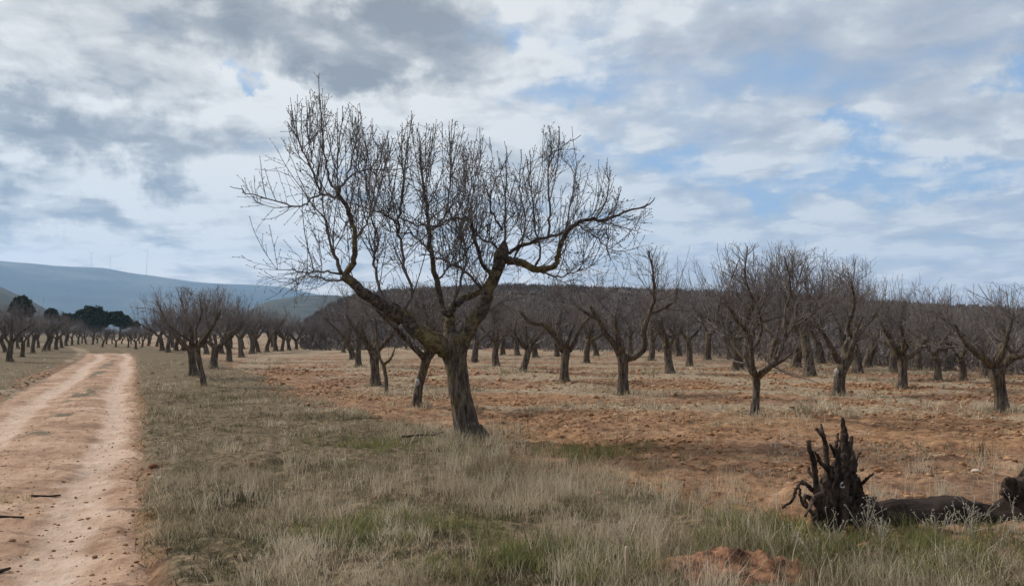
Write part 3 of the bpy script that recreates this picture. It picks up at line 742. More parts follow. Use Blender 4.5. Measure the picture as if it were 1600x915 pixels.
named = [
 (818, 581, 448, 'small dark almond tree, third in its row after the one with the low left limb', 0),
 (775, 573, 452, 'almond tree with a short upright trunk, fourth in the row right of the large trunk', 1),
 (741, 566, 455, 'almond tree seen just right of the large tree trunk, fifth in its row', 2),
 (915, 567, 446, 'almond tree in the gap between the stout tree and its left neighbour', 3),
 (1047, 584, 440, 'dark almond tree with a broad fork, right of the stout tree with the tall limb', 4),
 (1017, 563, 440, 'thin trunked almond tree behind the right limb of the stout tree', 5),
 (1078, 570, 430, 'leaning almond tree right behind the dark broad forked one', 6),
 (1105, 561, 430, 'short far almond tree midway between the dark broad fork and the twin trunks', 0),
 (1153, 577, 395, 'left one of two almond trees standing close together behind the young V forked tree', 1),
 (1166, 573, 395, 'right one of two almond trees standing close together behind the young V forked tree', 2),
 (1244, 573, 390, 'almond tree behind the one with the pale trunk foot', 3),
 (1264, 590, 380, 'tall crowned almond tree with a pale mark at its trunk foot', 5),
 (1283, 566, 395, 'far almond tree between the pale footed tree and the gnarled tree', 6),
 (1340, 582, 402, 'slanting almond tree close behind the gnarled tree with the pale patch', 4),
 (1355, 572, 415, 'small far almond tree showing right of the slanting one', 0),
 (1395, 580, 440, 'thin far almond tree left of the wide Y fork', 1),
 (1435, 578, 450, 'far almond tree in the scrub right of the wide Y fork', 2),
 (1467, 595, 448, 'upright almond tree with a flat T shaped fork, right of the wide Y fork', 3),
 (1506, 593, 462, 'almond tree with a curved leaning trunk, next after the upright T forked one', 5),
 (1541, 590, 455, 'short almond trunk just left of the thick tree by the frame edge', 6),
 (561, 573, 448, 'almond tree left of the thick dark one by the sapling', 0),
 (551, 561, 452, 'almond tree half hidden left of the row behind the sapling', 4),
 (333, 575, 447, 'sturdy almond tree, third from the front of the row beside the track', 2),
 (359, 564, 450, 'straight almond tree, fourth from the front of the row beside the track', 5),
 (377, 557, 458, 'almond tree with a slanting limb, fifth in the row beside the track', 1),
 (16, 564, 466, 'nearest almond tree across the track, forking low at the left frame edge', 3),
 (35, 557, 474, 'second almond tree across the track, right of the low forking one', 6),
 (51, 552, 482, 'third almond tree across the track', 0),
 (69, 550, 484, 'leaning almond tree of a crossed pair across the track', 4),
 (76, 549, 486, 'upright almond tree of a crossed pair across the track', 1),
]
for x, y, t, l, v in named: place(x, y, t, l, v)
farg = 'far almond trees of the orchard'
far_r = [(837, 559, 455), (785, 554, 455), (808, 555, 455), (931, 556, 450), (537, 550, 475), (1205, 566, 420), (1320, 566, 420), (1480, 577, 465), (1575, 583, 450), (700, 560, 455), (720, 556, 455), (870, 557, 450), (985, 558, 445), (1060, 556, 450), (1140, 561, 430)]
for x, y, t in far_r: place(x, y, t, 'small far almond tree in the back rows before the dark hillside', group='far almond trees before the hillside')
far_l = [(394, 551, 466), (404, 550, 468), (417, 549, 472), (430, 548, 476), (441, 548, 480), (452, 547, 484), (463, 546, 488), (475, 545, 492), (486, 545, 494), (497, 544, 498), (508, 544, 500), (520, 543, 500), (532, 545, 495),
         (254, 548, 470), (263, 550, 466), (275, 548, 468), (286, 548, 466), (245, 542, 490), (322, 552, 460), (345, 551, 462), (232, 541, 500), (270, 543, 485), (300, 545, 475), (318, 543, 480), (338, 544, 480), (360, 544, 480), (380, 545, 482), (400, 544, 490), (425, 543, 495), (450, 542, 500)]
for x, y, t in far_l: place(x, y, t, 'distant almond tree in the dense rows right of the track end', group='distant almond trees right of the track')
far_t = [(87, 547, 488), (96, 544, 488), (103, 541, 490), (112, 540, 494), (122, 539, 503), (134, 538, 508), (145, 539, 508), (160, 543, 506), (166, 538, 509), (181, 543, 506), (200, 544, 508), (212, 546, 506), (222, 543, 506), (234, 538, 505), (8, 552, 478), (-20, 560, 470), (28, 546, 486), (60, 544, 492), (175, 537, 510), (190, 538, 510), (205, 538, 510), (218, 537, 510), (152, 536, 512), (128, 536, 508), (44, 543, 490)]
for x, y, t in far_t: place(x, y, t, 'distant almond tree beyond the far end of the dirt track', group='distant almond trees beyond the track')

# ------------------------------------------------------------------ pines
def pine(px, topy, wpx, dist, label, seed, lobes):
    rg = np.random.default_rng(seed)
    th = math.atan2(px - CX, F); Y = dist
    g = P(px, 518, Y); g[2] = 0
    top = P(px, topy, Y)[2]; R = wpx * .5 * Y / F; ch = min(top * .78, R * 1.7)
    o = empty('stone_pine', (g[0], g[1], -.1)); tag(o, label, 'tree')
    tb = Tubes(); z = np.linspace(0, top - ch * .55, 10); tb.add(np.column_stack([.15 * np.sin(z * .8), 0 * z, z]), .24 - .012 * z, 10)
    for k in range(5):
        a = k * 1.26 + seed; zz = np.linspace(0, 1, 6)
        tb.add(np.column_stack([np.cos(a) * R * .6 * zz, np.sin(a) * R * .6 * zz, top - ch * .75 + ch * .4 * zz ** 1.3]), .10 - .06 * zz, 6)
    link('trunk', tb.mesh('pine_trunk', rough=.2), M['bark'], o)
    Vs = []; ti = []
    for (lx, lz, ls) in lobes:
        n = 2600
        c = np.array([lx * R, rg.uniform(-.2, .2) * R, top - ch * .5 + lz * ch])
        d = rg.normal(0, 1, (n, 3)); d /= np.linalg.norm(d, axis=1, keepdims=True)
        rad = rg.uniform(.55, 1.0, n) ** .6 * (1 + .22 * np.sin(d[:, 0] * 7 + seed) * np.sin(d[:, 2] * 6))
        p = c + d * rad[:, None] * np.array([R * ls, R * ls, ch * .5 * ls * 1.15])
        u = rg.normal(0, 1, (n, 3)); u /= np.linalg.norm(u, axis=1, keepdims=True); w = rg.normal(0, 1, (n, 3)); w /= np.linalg.norm(w, axis=1, keepdims=True)
        s = rg.uniform(.12, .30, n)[:, None]
        Vs.append(np.stack([p - u * s, p + u * s, p + w * s * 1.4], 1).reshape(-1, 3)); ti.append(np.repeat(rg.uniform(0, 1, n), 3))
    V = np.concatenate(Vs); me = mesh_np('pine_crown', V, np.arange(len(V)).reshape(-1, 3), dict(tint=np.concatenate(ti)))
    link('crown', me, M['pine'], o)
pine(146, 480, 58, 150, 'broad dark green pine rising above the bare trees at the track end', 1, [(-.5, .1, .55), (0, .22, .6), (.5, .05, .52), (.15, -.1, .6)])
pine(187, 486, 32, 150, 'smaller rounded dark pine right of the broad one', 2, [(-.25, .1, .7), (.4, -.1, .62)])
pine(212, 502, 14, 170, 'tiny dark pine, smallest and last of the pines toward the row of bare trees', 3, [(0, 0, .9)])
pine(32, 465, 36, 120, 'dark domed pine behind the bare trees at the left frame edge', 4, [(-.4, 0, .6), (.1, .2, .7), (.45, -.1, .55)])
pine(79, 482, 18, 120, 'small dark pine peeking over the bare trees left of the broad pine', 5, [(0, 0, .9), (.3, -.1, .6)])
pine(105, 488, 24, 130, 'low dull pine between the small peeking pine and the broad pine', 6, [(-.3, 0, .7), (.3, 0, .7)])

# ------------------------------------------------------------------ wind turbines on the ridge
def turbine(px, top, base_y, label, rot):
    Y = 4560; b = P(px, base_y + 3, Y); t = P(px, top, Y); h = t[2] - b[2]
    o = empty('wind_turbine', b); tag(o, label, 'wind turbine', 'wind turbines on the mountain ridge')
    tb = Tubes(); z = np.linspace(0, h, 6); tb.add(np.column_stack([0 * z, 0 * z, z]), np.linspace(1.1, .6, 6), 10); link('tower', tb.mesh('turbine_tower'), M['mast'], o)
    tb = Tubes(); tb.add(np.array([[0, 5, h + 1.5], [0, 3, h + 1.7], [0, -3, h + 1.7], [0, -6, h + 1.5]]), np.array([.8, 1.4, 1.4, .8]), 8); link('nacelle', tb.mesh('turbine_nacelle'), M['mast'], o)
    for k in range(3):
        a = rot + k * 2 * math.pi / 3; q = np.linspace(0, 1, 6); L = h * .5
        tb = Tubes(); tb.add(np.column_stack([np.cos(a) * L * q, 0 * q - 6, h + 1.5 + np.sin(a) * L * q]), np.array([.45, .7, .6, .45, .3, .15]), 6)
        link('blade', tb.mesh('turbine_blade'), M['mast'], o)
turbine(143, 396, 418, 'faint wind turbine on the mountain ridge, leftmost of three', .4)
turbine(172, 404, 421, 'faint shortest wind turbine on the mountain ridge, middle of three', 1.3)
turbine(229, 392, 429, 'faint tallest wind turbine on the mountain ridge, rightmost of three', .9)

# ------------------------------------------------------------------ uprooted trunk
def uprooted():
    rg = np.random.default_rng(8); Y = G(1306, 824)[1]
    base = on_ground(G(1306, 824)); o = empty('uprooted_tree', base)
    tag(o, 'uprooted dead almond trunk lying on the verge with dark roots pointing up', 'dead tree')
    T = lambda pix, dy=(0, 0), n=None: traced(pix, Y, dy, n or len(pix) * 5, jit=.004, rg=rg)
    tb = Tubes()
    for pix, dy in (([(1296, 840, 58), (1300, 815, 54), (1304, 785, 50), (1310, 755, 46), (1316, 730, 32), (1319, 712, 22), (1319, 692, 14), (1318, 672, 9), (1316, 652, 4)], (0, .05)),
                    ([(1330, 838, 50), (1331, 815, 50), (1330, 790, 46), (1325, 762, 34), (1320, 735, 20)], (.12, .1)),
                    ([(1286, 835, 26), (1286, 808, 20), (1287, 780, 20), (1291, 755, 20), (1297, 738, 12), (1301, 728, 5)], (-.12, -.05)),
                    ([(1328, 750, 30), (1338, 770, 24), (1347, 783, 18), (1352, 795, 8)], (0, .05)),
                    ([(1312, 838, 20), (1314, 800, 18), (1318, 765, 14), (1325, 735, 10), (1333, 712, 4)], (-.14, -.10)), ([(1300, 838, 18), (1299, 805, 16), (1301, 775, 14), (1308, 748, 11), (1310, 722, 8), (1308, 700, 3)], (-.16, -.08)), ([(1332, 838, 18), (1334, 805, 15), (1340, 785, 11), (1350, 775, 4)], (-.10, -.05)),
                    ([(1322, 735, 26), (1328, 715, 18), (1329, 705, 10)], (0, .1))):
        p, r = T(pix, dy); tb.add(p, r, 20)
    link('root_plate', tb.mesh('root_plate', base, rough=.55, rough_scale=14, seed=3), M['root'], o)
    roots = [([(1300, 745, 10), (1290, 728, 7), (1282, 722, 6), (1276, 710, 4), (1272, 704, 2)], (-.15, -.25)), ([(1324, 742, 9), (1335, 728, 7), (1338, 716, 5), (1345, 706, 3)], (.05, .2)), ([(1340, 785, 8), (1354, 776, 6), (1362, 780, 5), (1370, 776, 2.5)], (-.1, -.3)), ([(1288, 770, 9), (1274, 776, 7), (1268, 786, 6), (1258, 806, 4)], (-.2, -.45)), ([(1280, 812, 12), (1279, 795, 12), (1276, 760, 10), (1273, 736, 9), (1269, 716, 8), (1262, 688, 6)], (-.12, -.2)),
             ([(1294, 740, 12), (1292, 725, 9), (1291, 702, 8), (1287, 683, 7), (1281, 675, 6), (1275, 669, 4)], (-.05, -.1)),
             ([(1288, 685, 6), (1286, 675, 5), (1283, 662, 3)], (-.08, -.06)),
             ([(1323, 712, 12), (1327, 697, 10), (1331, 681, 5)], (.02, .1)),
             ([(1306, 715, 9), (1304, 703, 7), (1308, 686, 5), (1310, 676, 3)], (0, .1)),
             ([(1306, 712, 6), (1300, 700, 5), (1297, 694, 3)], (0, -.1)),
             ([(1338, 764, 8), (1345, 755, 6), (1352, 750, 5), (1358, 744, 4), (1365, 739, 3)], (.0, -.15)),
             ([(1284, 775, 9), (1268, 764, 7), (1258, 756, 6), (1249, 755, 5), (1243, 768, 4.5), (1235, 783, 4), (1222, 793, 2.5)], (-.1, -.3)),
             ([(1248, 758, 4), (1250, 772, 4), (1256, 788, 4), (1267, 800, 3)], (-.25, -.25)),
             ([(1280, 790, 9), (1264, 776, 8), (1256, 776, 6), (1262, 790, 6), (1272, 805, 5)], (-.12, -.25)),
             ([(1266, 760, 4), (1256, 752, 3), (1246, 752, 2)], (-.1, .1)),
             ([(1274, 800, 8), (1274, 820, 7), (1276, 836, 5)], (-.15, -.2)),
             ([(1330, 720, 4), (1331, 710, 3), (1330, 703, 2)], (0, 0)), ([(1270, 745, 5), (1264, 735, 4), (1263, 728, 3)], (-.1, 0))]
    for pix, dy in roots:
        tb = Tubes(); p, r = T(pix, dy, len(pix) * 4); tb.add(p, r, 9); link('root', tb.mesh('root', base, rough=.35, rough_scale=22, seed=6), M['root'], o)
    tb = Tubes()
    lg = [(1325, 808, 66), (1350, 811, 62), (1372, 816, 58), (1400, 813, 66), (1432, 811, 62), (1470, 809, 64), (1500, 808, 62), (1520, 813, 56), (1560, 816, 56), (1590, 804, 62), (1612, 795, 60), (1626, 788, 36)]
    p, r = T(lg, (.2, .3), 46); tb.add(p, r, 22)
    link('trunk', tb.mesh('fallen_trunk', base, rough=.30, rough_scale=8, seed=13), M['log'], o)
    for pix, dy in (([(1590, 795, 40), (1587, 778, 36), (1583, 764, 30), (1578, 753, 18), (1574, 748, 6)], (.3, .1)), ([(1605, 790, 44), (1606, 770, 40), (1610, 752, 36), (1616, 738, 30)], (.3, .45)), ([(1585, 775, 14), (1573, 768, 11), (1564, 770, 7)], (.15, .05))):
        tb = Tubes(); p, r = T(pix, dy); tb.add(p, r, 16); link('limb_stub', tb.mesh('limb_stub', base, rough=.4, rough_scale=14, seed=4), M['root'], o)
    # pale broken ring where a root tore off
    tb = Tubes(); a = np.linspace(.6, 5.9, 15); c = P(1316, 757, Y - .19); rr_ = .016
    tb.add(np.column_stack([c[0] + rr_ * .8 * np.cos(a), c[1] + .012 * np.sin(a * 2), c[2] + rr_ * 1.25 * np.sin(a)]), .0035 + .0035 * np.sin(a * 1.5 + 1) ** 2, 7)
    link('torn_scar', tb.mesh('torn_scar', base, rough=.3), M['scar'], o)
uprooted()

# ------------------------------------------------------------------ grasses and clods (uncountable)
TB, TDIR = None, None
def sector_pts(rg, n, r0, r1, half=43, pw=1.0):
    th = np.radians(rg.uniform(-half, half, n)); u = rg.uniform(0, 1, n)
    r = (r0 ** pw + (r1 ** pw - r0 ** pw) * u) ** (1 / pw)
    return r * np.sin(th), r * np.cos(th)
def blades(rg, x, y, h, w, lean, tint, curl=1.0):
    n = len(x); z = H(x, y) - .01
    az = rg.uniform(0, 2 * np.pi, n); fa = rg.uniform(0, 2 * np.pi, n)
    dx, dy = np.cos(az), np.sin(az); sx, sy = np.cos(fa) * w * .5, np.sin(fa) * w * .5
    l1, l2 = lean * h * .35, lean * h * curl
    hv = h * np.sqrt(np.clip(1 - (.65 * lean) ** 2, .12, 1))
    b = np.column_stack([x, y, z]); O = np.column_stack([sx, sy, 0 * sx])
    m = b + np.column_stack([dx * l1, dy * l1, hv * .58]); t = b + np.column_stack([dx * l2, dy * l2, hv])
    V = np.stack([b - O, b + O, m - O * .75, m + O * .75, t], 1).reshape(-1, 3)
    o = np.arange(n)[:, None] * 5
    T = np.concatenate([o + [[0, 1, 3]], o + [[0, 3, 2]], o + [[2, 3, 4]]])
    return V, T, np.repeat(tint, 5)
def tufts(rg, cx, cy, hs, per, spread, w, lean, tint0, tvar):
    n = len(cx); k = rg.poisson(per, n).clip(2); i = np.repeat(np.arange(n), k); m = len(i)
    x = cx[i] + rg.normal(0, 1, m) * spread[i]; y = cy[i] + rg.normal(0, 1, m) * spread[i]
    return x, y, hs[i] * rg.uniform(.45, 1.1, m), w * rg.uniform(.6, 1.4, m), np.abs(rg.normal(lean, .3, m)).clip(0, 1.3), np.clip(tint0[i] + rg.normal(0, tvar, m), 0, 1)
GREENS = [(800, 885, .38, 1.0), (840, 905, .35, .9), (620, 830, .45, .9), (690, 845, .3, .7), (1190, 828, .6, .8), (1380, 872, .75, .9), (1460, 850, .5, .7), (1130, 838, .5, .6), (600, 700, .8, .35), (880, 715, .9, .4), (940, 870, .35, .5), (1540, 880, .7, .6), (560, 845, .4, .4), (20, 775, .25, .6)]
def greenness(x, y):
    g = np.zeros_like(x)
    for px, py, r, a in GREENS:
        c = G(px, py); g = np.maximum(g, a * np.exp(-(((x - c[0]) / (r * 1.3)) ** 2 + ((y - c[1]) / (r * .7)) ** 2)))
    return g
def make_grass():
    rg = np.random.default_rng(21)
    # low grey-green ground cover on the verge
    out = []
    for n, r0, r1, hs, per, w in ((26000, 4.3, 10, (.03, .09), 7, .006), (26000, 10, 24, (.04, .11), 5, .011)):
        x, y = sector_pts(rg, n, r0, r1); v, s, r = masks(x, y); tr = in_track(x, y)
        pn = fbm(x * 1.1, y * 1.1, 3, 81)
        keep = rg.uniform(0, 1, n) < v * sst(1.0, .55, tr) * (.12 + .88 * sst(.40, .54, pn)) * sst(.30, .55, fbm(x * 3.1, y * 3.1, 2, 85))
        x, y, pn = x[keep], y[keep], pn[keep]
        hs_ = rg.uniform(*hs, len(x)); t0 = np.clip(.40 + 1.9 * (fbm(x * 1.3, y * 1.3, 3, 83) - .5) + rg.normal(0, .14, len(x)), 0, 1)
        out.append(blades(rg, *tufts(rg, x, y, hs_, per, np.full(len(x), .035), w, .85, t0, .18)))
    V = []; T = []; A = []; b = 0
    for v_, t_, a_ in out: V.append(v_); T.append(t_ + b); A.append(a_); b += len(v_)
    stuff(link('ground_cover', mesh_np('ground_cover', np.concatenate(V), np.concatenate(T), dict(tint=np.concatenate(A))), M['lowweed']), 'low grey green weeds matting the verge beside the track', 'weeds')
    # dry pale grass
    out = []
    for n, r0, r1, hs, per, w, md in ((17000, 4.3, 9.5, (.05, .17), 14, .0042, 0), (18000, 9.5, 22, (.05, .16), 10, .008, 1), (15000, 16, 48, (.06, .18), 8, .014, 2)):
        x, y = sector_pts(rg, n, r0, r1, pw=1.3); v, s, r = masks(x, y); tr = in_track(x, y)
        pn = fbm(x * .8 + 40, y * .8, 4, 91); pv = fbm(x * .3, y * .3, 2, 95)
        m = np.maximum(v * (.12 + .88 * sst(.43, .58, pn)) * sst(.36, .56, fbm(x * 2.6 + 3, y * 2.6, 3, 93)), .62 * s * sst(.42, .6, pn)) * sst(.95, .4, tr)
        m = np.maximum(m, .035) * sst(.95, .4, tr)
        g = greenness(x, y); m = m * (1 - .55 * g); gm = G(1150, 897); m = m * (1 - .9 * np.exp(-((x - gm[0]) / .62) ** 2 - ((y - gm[1] + .1) / .45) ** 2))
        keep = rg.uniform(0, 1, n) < m
        x, y, pn, v = x[keep], y[keep], pn[keep], v[keep]
        hs_ = rg.uniform(*hs, len(x)) * (.6 + .9 * sst(.45, .65, pn)) * (.75 + .5 * sst(2, 5, track_st(x, y)[0]))
        sd, _ = track_st(x, y)
        t0 = np.clip(.47 + 1.6 * (fbm(x * .9 + 9, y * .9, 3, 97) - .5) + .14 * sst(2, 5, sd) + rg.normal(0, .15, len(x)), 0, 1)
        out.append(blades(rg, *tufts(rg, x, y, hs_, per, np.full(len(x), .06), w, .62, t0, .24)))
    n = 9000; x, y = sector_pts(rg, n, 4.4, 11.5, pw=1.3); v, s, r = masks(x, y); sd, _ = track_st(x, y)
    m = v * sst(.47, .60, fbm(x * 1.3 + 7, y * 1.3, 3, 141)) * (.18 + .82 * sst(1.6, 4.2, sd)) * (1 - .45 * greenness(x, y))
    lc = G(1470, 830); m = np.maximum(m, .30 * sst(9.6, 7.4, y) * sst(.44, .6, fbm(x * 1.1 + 2, y * 1.1, 3, 143)) * (sd > 1)) * (1 - .8 * np.exp(-((x - lc[0]) / 1.0) ** 2 - ((y - lc[1]) / .55) ** 2))
    gm = G(1150, 897); m = m * (1 - .95 * np.exp(-((x - gm[0]) / .62) ** 2 - ((y - gm[1] + .1) / .45) ** 2))
    keep = (rg.uniform(0, 1, n) < m * .9) & (sd > .35); x, y = x[keep], y[keep]
    out.append(blades(rg, *tufts(rg, x, y, rg.uniform(.13, .32, len(x)), 20, np.full(len(x), .045), .0034, .40, np.clip(.74 + rg.normal(0, .22, len(x)), 0, 1), .15)))
    bx = np.array(BASES); k = 26; i = np.repeat(np.arange(len(bx)), k); a = rg.uniform(0, 6.28, len(i)); q = np.abs(rg.normal(0, .22, len(i))) + bx[i, 2] * .75
    x = bx[i, 0] + np.cos(a) * q; y = bx[i, 1] + np.sin(a) * q; q_ = in_track(x, y) < .3; x, y = x[q_], y[q_]
    out.append(blades(rg, *tufts(rg, x, y, rg.uniform(.06, .20, len(x)), 8, np.full(len(x), .06), .011, .5, rg.uniform(.25, .85, len(x)), .2)))
    V = []; T = []; A = []; b = 0
    for v_, t_, a_ in out: V.append(v_); T.append(t_ + b); A.append(a_); b += len(v_)
    stuff(link('dry_grass', mesh_np('dry_grass', np.concatenate(V), np.concatenate(T), dict(tint=np.concatenate(A))), M['dry']), 'pale dry grass standing in tufts over the verge and the field', 'grass')
    # green grass
    n = 46000; x, y = sector_pts(rg, n, 4.3, 15, pw=1.3); g = greenness(x, y); tr = in_track(x, y)
    keep = rg.uniform(0, 1, n) < g * .95 * sst(.38, .56, fbm(x * 2.4, y * 2.4, 3, 101)) ; x, y = x[keep], y[keep]
    hs_ = rg.uniform(.08, .22, len(x)) * (.7 + .5 * rg.random(len(x)))
    v_, t_, a_ = blades(rg, *tufts(rg, x, y, hs_, 11, np.full(len(x), .04), .0055, .5, rg.uniform(.3, 1, len(x)), .2))
    stuff(link('green_grass', mesh_np('green_grass', v_, t_, dict(tint=a_)), M['green']), 'fresh green grass growing in patches near the dead trunk', 'grass')
make_grass()

ICO_V, ICO_F = None, None
def ico():
    t = (1 + 5 ** .5) / 2
    v = np.array([[-1, t, 0], [1, t, 0], [-1, -t, 0], [1, -t, 0], [0, -1, t], [0, 1, t], [0, -1, -t], [0, 1, -t], [t, 0, -1], [t, 0, 1], [-t, 0, -1], [-t, 0, 1]], float)
    v /= np.linalg.norm(v[0])
    f = np.array([[0, 11, 5], [0, 5, 1], [0, 1, 7], [0, 7, 10], [0, 10, 11], [1, 5, 9], [5, 11, 4], [11, 10, 2], [10, 7, 6], [7, 1, 8], [3, 9, 4], [3, 4, 2], [3, 2, 6], [3, 6, 8], [3, 8, 9], [4, 9, 5], [2, 4, 11], [6, 2, 10], [8, 6, 7], [9, 8, 1]])
    return v, f
ICO_V, ICO_F = ico()
def lumps(rg, x, y, z, s, flat=.6):
    n = len(x)
    V = ICO_V[None] * (1 + rg.normal(0, .30, (n, 12, 1))) * s[:, None, None] * rg.uniform(.7, 1.3, (n, 1, 3)) * np.array([1, 1, flat])
    V = V + np.column_stack([x, y, z])[:, None]
    T = ICO_F[None] + (np.arange(n) * 12)[:, None, None]
    return V.reshape(-1, 3), T.reshape(-1, 3)
def make_clods():
    rg = np.random.default_rng(33)
    n = 110000; x, y = sector_pts(rg, n, 6, 36, pw=1.0); v, s, r = masks(x, y); tr = in_track(x, y)
    pn = fbm(x * .9, y * .9, 3, 111)
    keep = rg.uniform(0, 1, n) < ((1 - v) * (1 - .75 * s) * sst(.35, .65, pn) + .008) * (1 - tr)
    x, y = x[keep], y[keep]; s_ = rg.gamma(1.6, .0085, len(x)).clip(.007, .05) * (1 + .6 * sst(12, 30, np.hypot(x, y)))
    V, T = lumps(rg, x, y, H(x, y) + s_ * .15, s_)
    stuff(link('soil_clods', mesh_np('soil_clods', V, T, dict(tint=np.repeat(rg.beta(2, 2, len(x)), 12))), M['clod']), 'small reddish clods of earth scattered over the tilled soil', 'soil clods')
    # grit on the track
    X, Y, Z, Tt, S = trk
    n = 16000; i = (rg.uniform(0, 1, n) ** 1.0 * 470 + 60).astype(int); j = rg.integers(10, 140, n)
    edge = np.abs(S[0][j] + 1.4) / 1.5
    keep = rg.uniform(0, 1, n) < .12 + .75 * edge ** 3 + .4 * np.exp(-((S[0][j] + 1.2) / .35) ** 2); i, j = i[keep], j[keep]
    s_ = rg.gamma(1.4, .0048, len(i)).clip(.003, .018)
    V, T = lumps(rg, X[i, j], Y[i, j], Z[i, j] + s_ * .1, s_)
    stuff(link('track_grit', mesh_np('track_grit', V, T, dict(tint=np.repeat(rg.uniform(.1, 1, len(i)), 12))), M['clod']), 'loose grit and pebbles on the dirt track', 'gravel')
make_clods()

# ------------------------------------------------------------------ single small things
def blob_mesh(name, sx, sy, sz, seed, sub=2, amp=.25):
    import bmesh
    rg = np.random.default_rng(seed); bm = bmesh.new(); bmesh.ops.create_icosphere(bm, subdivisions=sub, radius=1)
    for v in bm.verts:
        k = 1 + amp * (float(fbm(v.co.x * 1.6 + seed, v.co.y * 1.6 + v.co.z * 2.1, 3, seed)) - .5) * 2
        v.co = Vector((v.co.x * sx * k, v.co.y * sy * k, v.co.z * sz * k))
    me = bpy.data.meshes.new(name); bm.to_mesh(me); bm.free()
    for p in me.polygons: p.use_smooth = True
    return me
def stone(px, py, w, label, seed, dark=False, track=False):
    g = G(px, py); s = w * .5 * g[1] / F; z = track_z(g[0], g[1]) if track else float(H(g[0], g[1]))
    o = link('stone' if not dark else 'earth_clod', blob_mesh('stone', s, s * .8, s * .55, seed), M['clod'] if dark else M['stone'], None, (g[0], g[1], z + s * .2)); tag(o, label, 'stone' if not dark else 'clod')
    if dark:
        a = o.data.attributes.new('tint', 'FLOAT', 'POINT')
        for d in a.data: d.value = .02
stone(537, 722, 9, 'pale stone lying in the verge grass left of the large tree', 1)
stone(69, 562, 5, 'farthest small pale stone in the grass left of the track', 2)
stone(75, 573, 6, 'whitest small stone in the grass left of the track', 3)
stone(86, 581, 5, 'nearest small pale stone in the grass left of the track', 4)
stone(250, 753, 12, 'flat pale stone at the right edge of the track', 5)
stone(1525, 742, 14, 'yellowish stone on the tilled soil beyond the fallen trunk', 6)
stone(239, 735, 14, 'dark clod at the right edge of the track', 7, True)
stone(818, 652, 16, 'dark clod of earth on the soil right of the large tree', 8, True)
def mound():
    g = G(1150, 893); n = 60; a = np.linspace(-1, 1, n); A, B = np.meshgrid(a, a, indexing='ij')
    rr = np.hypot(A, B); X = g[0] + A * .75; Y = g[1] + B * .42
    Z = H(X, Y, False) + .12 * np.exp(-(rr / .62) ** 2 * 1.3) * (1 + 1.5 * (fbm(X * 6, Y * 6, 5, 120, .65) - .5)) + .085 * (fbm(X * 16, Y * 16, 4, 122, .65) - .5) - .09 * sst(.6, 1, rr)
    idx = np.arange(n * n).reshape(n, n); q = np.stack([idx[:-1, :-1], idx[1:, :-1], idx[1:, 1:], idx[:-1, 1:]], -1).reshape(-1, 4)
    me = mesh_np('earth_mound', np.column_stack([X.ravel(), Y.ravel(), Z.ravel()]), q, dict(tint=np.clip(.35 + .6 * (fbm(X * 5, Y * 5, 4, 125).ravel() - .45), 0, 1)), smooth=True)
    m = material('mound', lambda n_, b: (n_.put(b.inputs['Base Color'], n_.ramp(n_.noise(geo(n_), 9, 6, .65), [(.36, (.050, .022, .014)), (.5, (.19, .088, .050)), (.66, (.31, .165, .10))])), bump(n_, b, n_.noise(geo(n_), 26, 5), .8, .03)))
    tag(link('earth_mound', me, m), 'low mound of bare red earth in the foreground grass', 'mound')
mound()
def stick(pts, w, label, onT=True, mat='stick'):
    P3 = []
    for px, py in pts:
        g = G(px, py); z = track_z(g[0], g[1]) if onT else float(H(g[0], g[1])); P3.append([g[0], g[1], z + (.012 if onT else .075), w])
    c = catmull(P3, 14); c[:, 3] *= np.linspace(1, .6, 14)
    tb = Tubes(); tb.add(c[:, :3], c[:, 3], 8); off = c[0, :3]
    o = link('stick', tb.mesh('stick', off, rough=.3, rough_scale=20), M[mat], None, off); tag(o, label, 'stick')
stick([(-12, 806), (12, 804), (38, 803)], .013, 'thick dark stick lying on the track nearest the left edge')
stick([(48, 772), (72, 769), (95, 765)], .011, 'thin dark stick lying crosswise in the middle of the track')
stick([(-5, 884), (8, 881), (16, 877)], .014, 'short dark stick at the bottom left corner of the track')
stick([(628, 691), (655, 687), (676, 688), (694, 684)], .016, 'dark fallen branch on the ground left of the large trunk', False)
def cane():
    g = on_ground(G(980, 915)); Y = g[1]; c = traced([(980, 930, 7), (980, 900, 6.5), (979, 875, 6), (979, 853, 5)], Y, n=10)
    tb = Tubes(); tb.add(c[0], c[1], 8); o = link('dry_cane', tb.mesh('dry_cane', g, rough=.1), M['cane'], None, g); tag(o, 'straight pale dry cane standing upright in the foreground grass', 'cane')
cane()
def weed(px, py, top, label, seed):
    rg = np.random.default_rng(seed); g = on_ground(G(px, py), .02); h = (py - top) * g[1] / F
    o = empty('dry_weed', g); tag(o, label, 'weed', 'silvery dead weeds around the fallen trunk')
    L = []
    for k in range(rg.integers(3, 6)):
        d = np.array([rg.normal(0, .25), rg.normal(0, .25), 1.]); d /= np.linalg.norm(d); q = np.zeros(3); pts = [q.copy()]; Ln = h * rg.uniform(.65, 1.05)
        for _ in range(7): d = d + rg.normal(0, .09, 3); d /= np.linalg.norm(d); q = q + d * Ln / 7; pts.append(q.copy())
        L.append((np.array(pts), np.linspace(.0026, .0014, 8)))
    s = sprout(rg, L, 30, .3, (.05, .15), (.4, 1.0), .3, .15, .002, 3, .0013)
    tb = Tubes(); tb.add_all(L, 4); link('stem', tb.mesh('weed_stem'), M['weed'], o)
    tb = Tubes(); tb.add_all(s, 3)
    for p, r in s:
        for _ in range(3): tb.bud(p[-1] + rg.normal(0, .006, 3), rg.normal(0, 1, 3) + [0, 0, .6], rg.uniform(.002, .0045), rg.uniform(.008, .016))
    link('seed_heads', tb.mesh('weed_heads'), M['weed'], o)
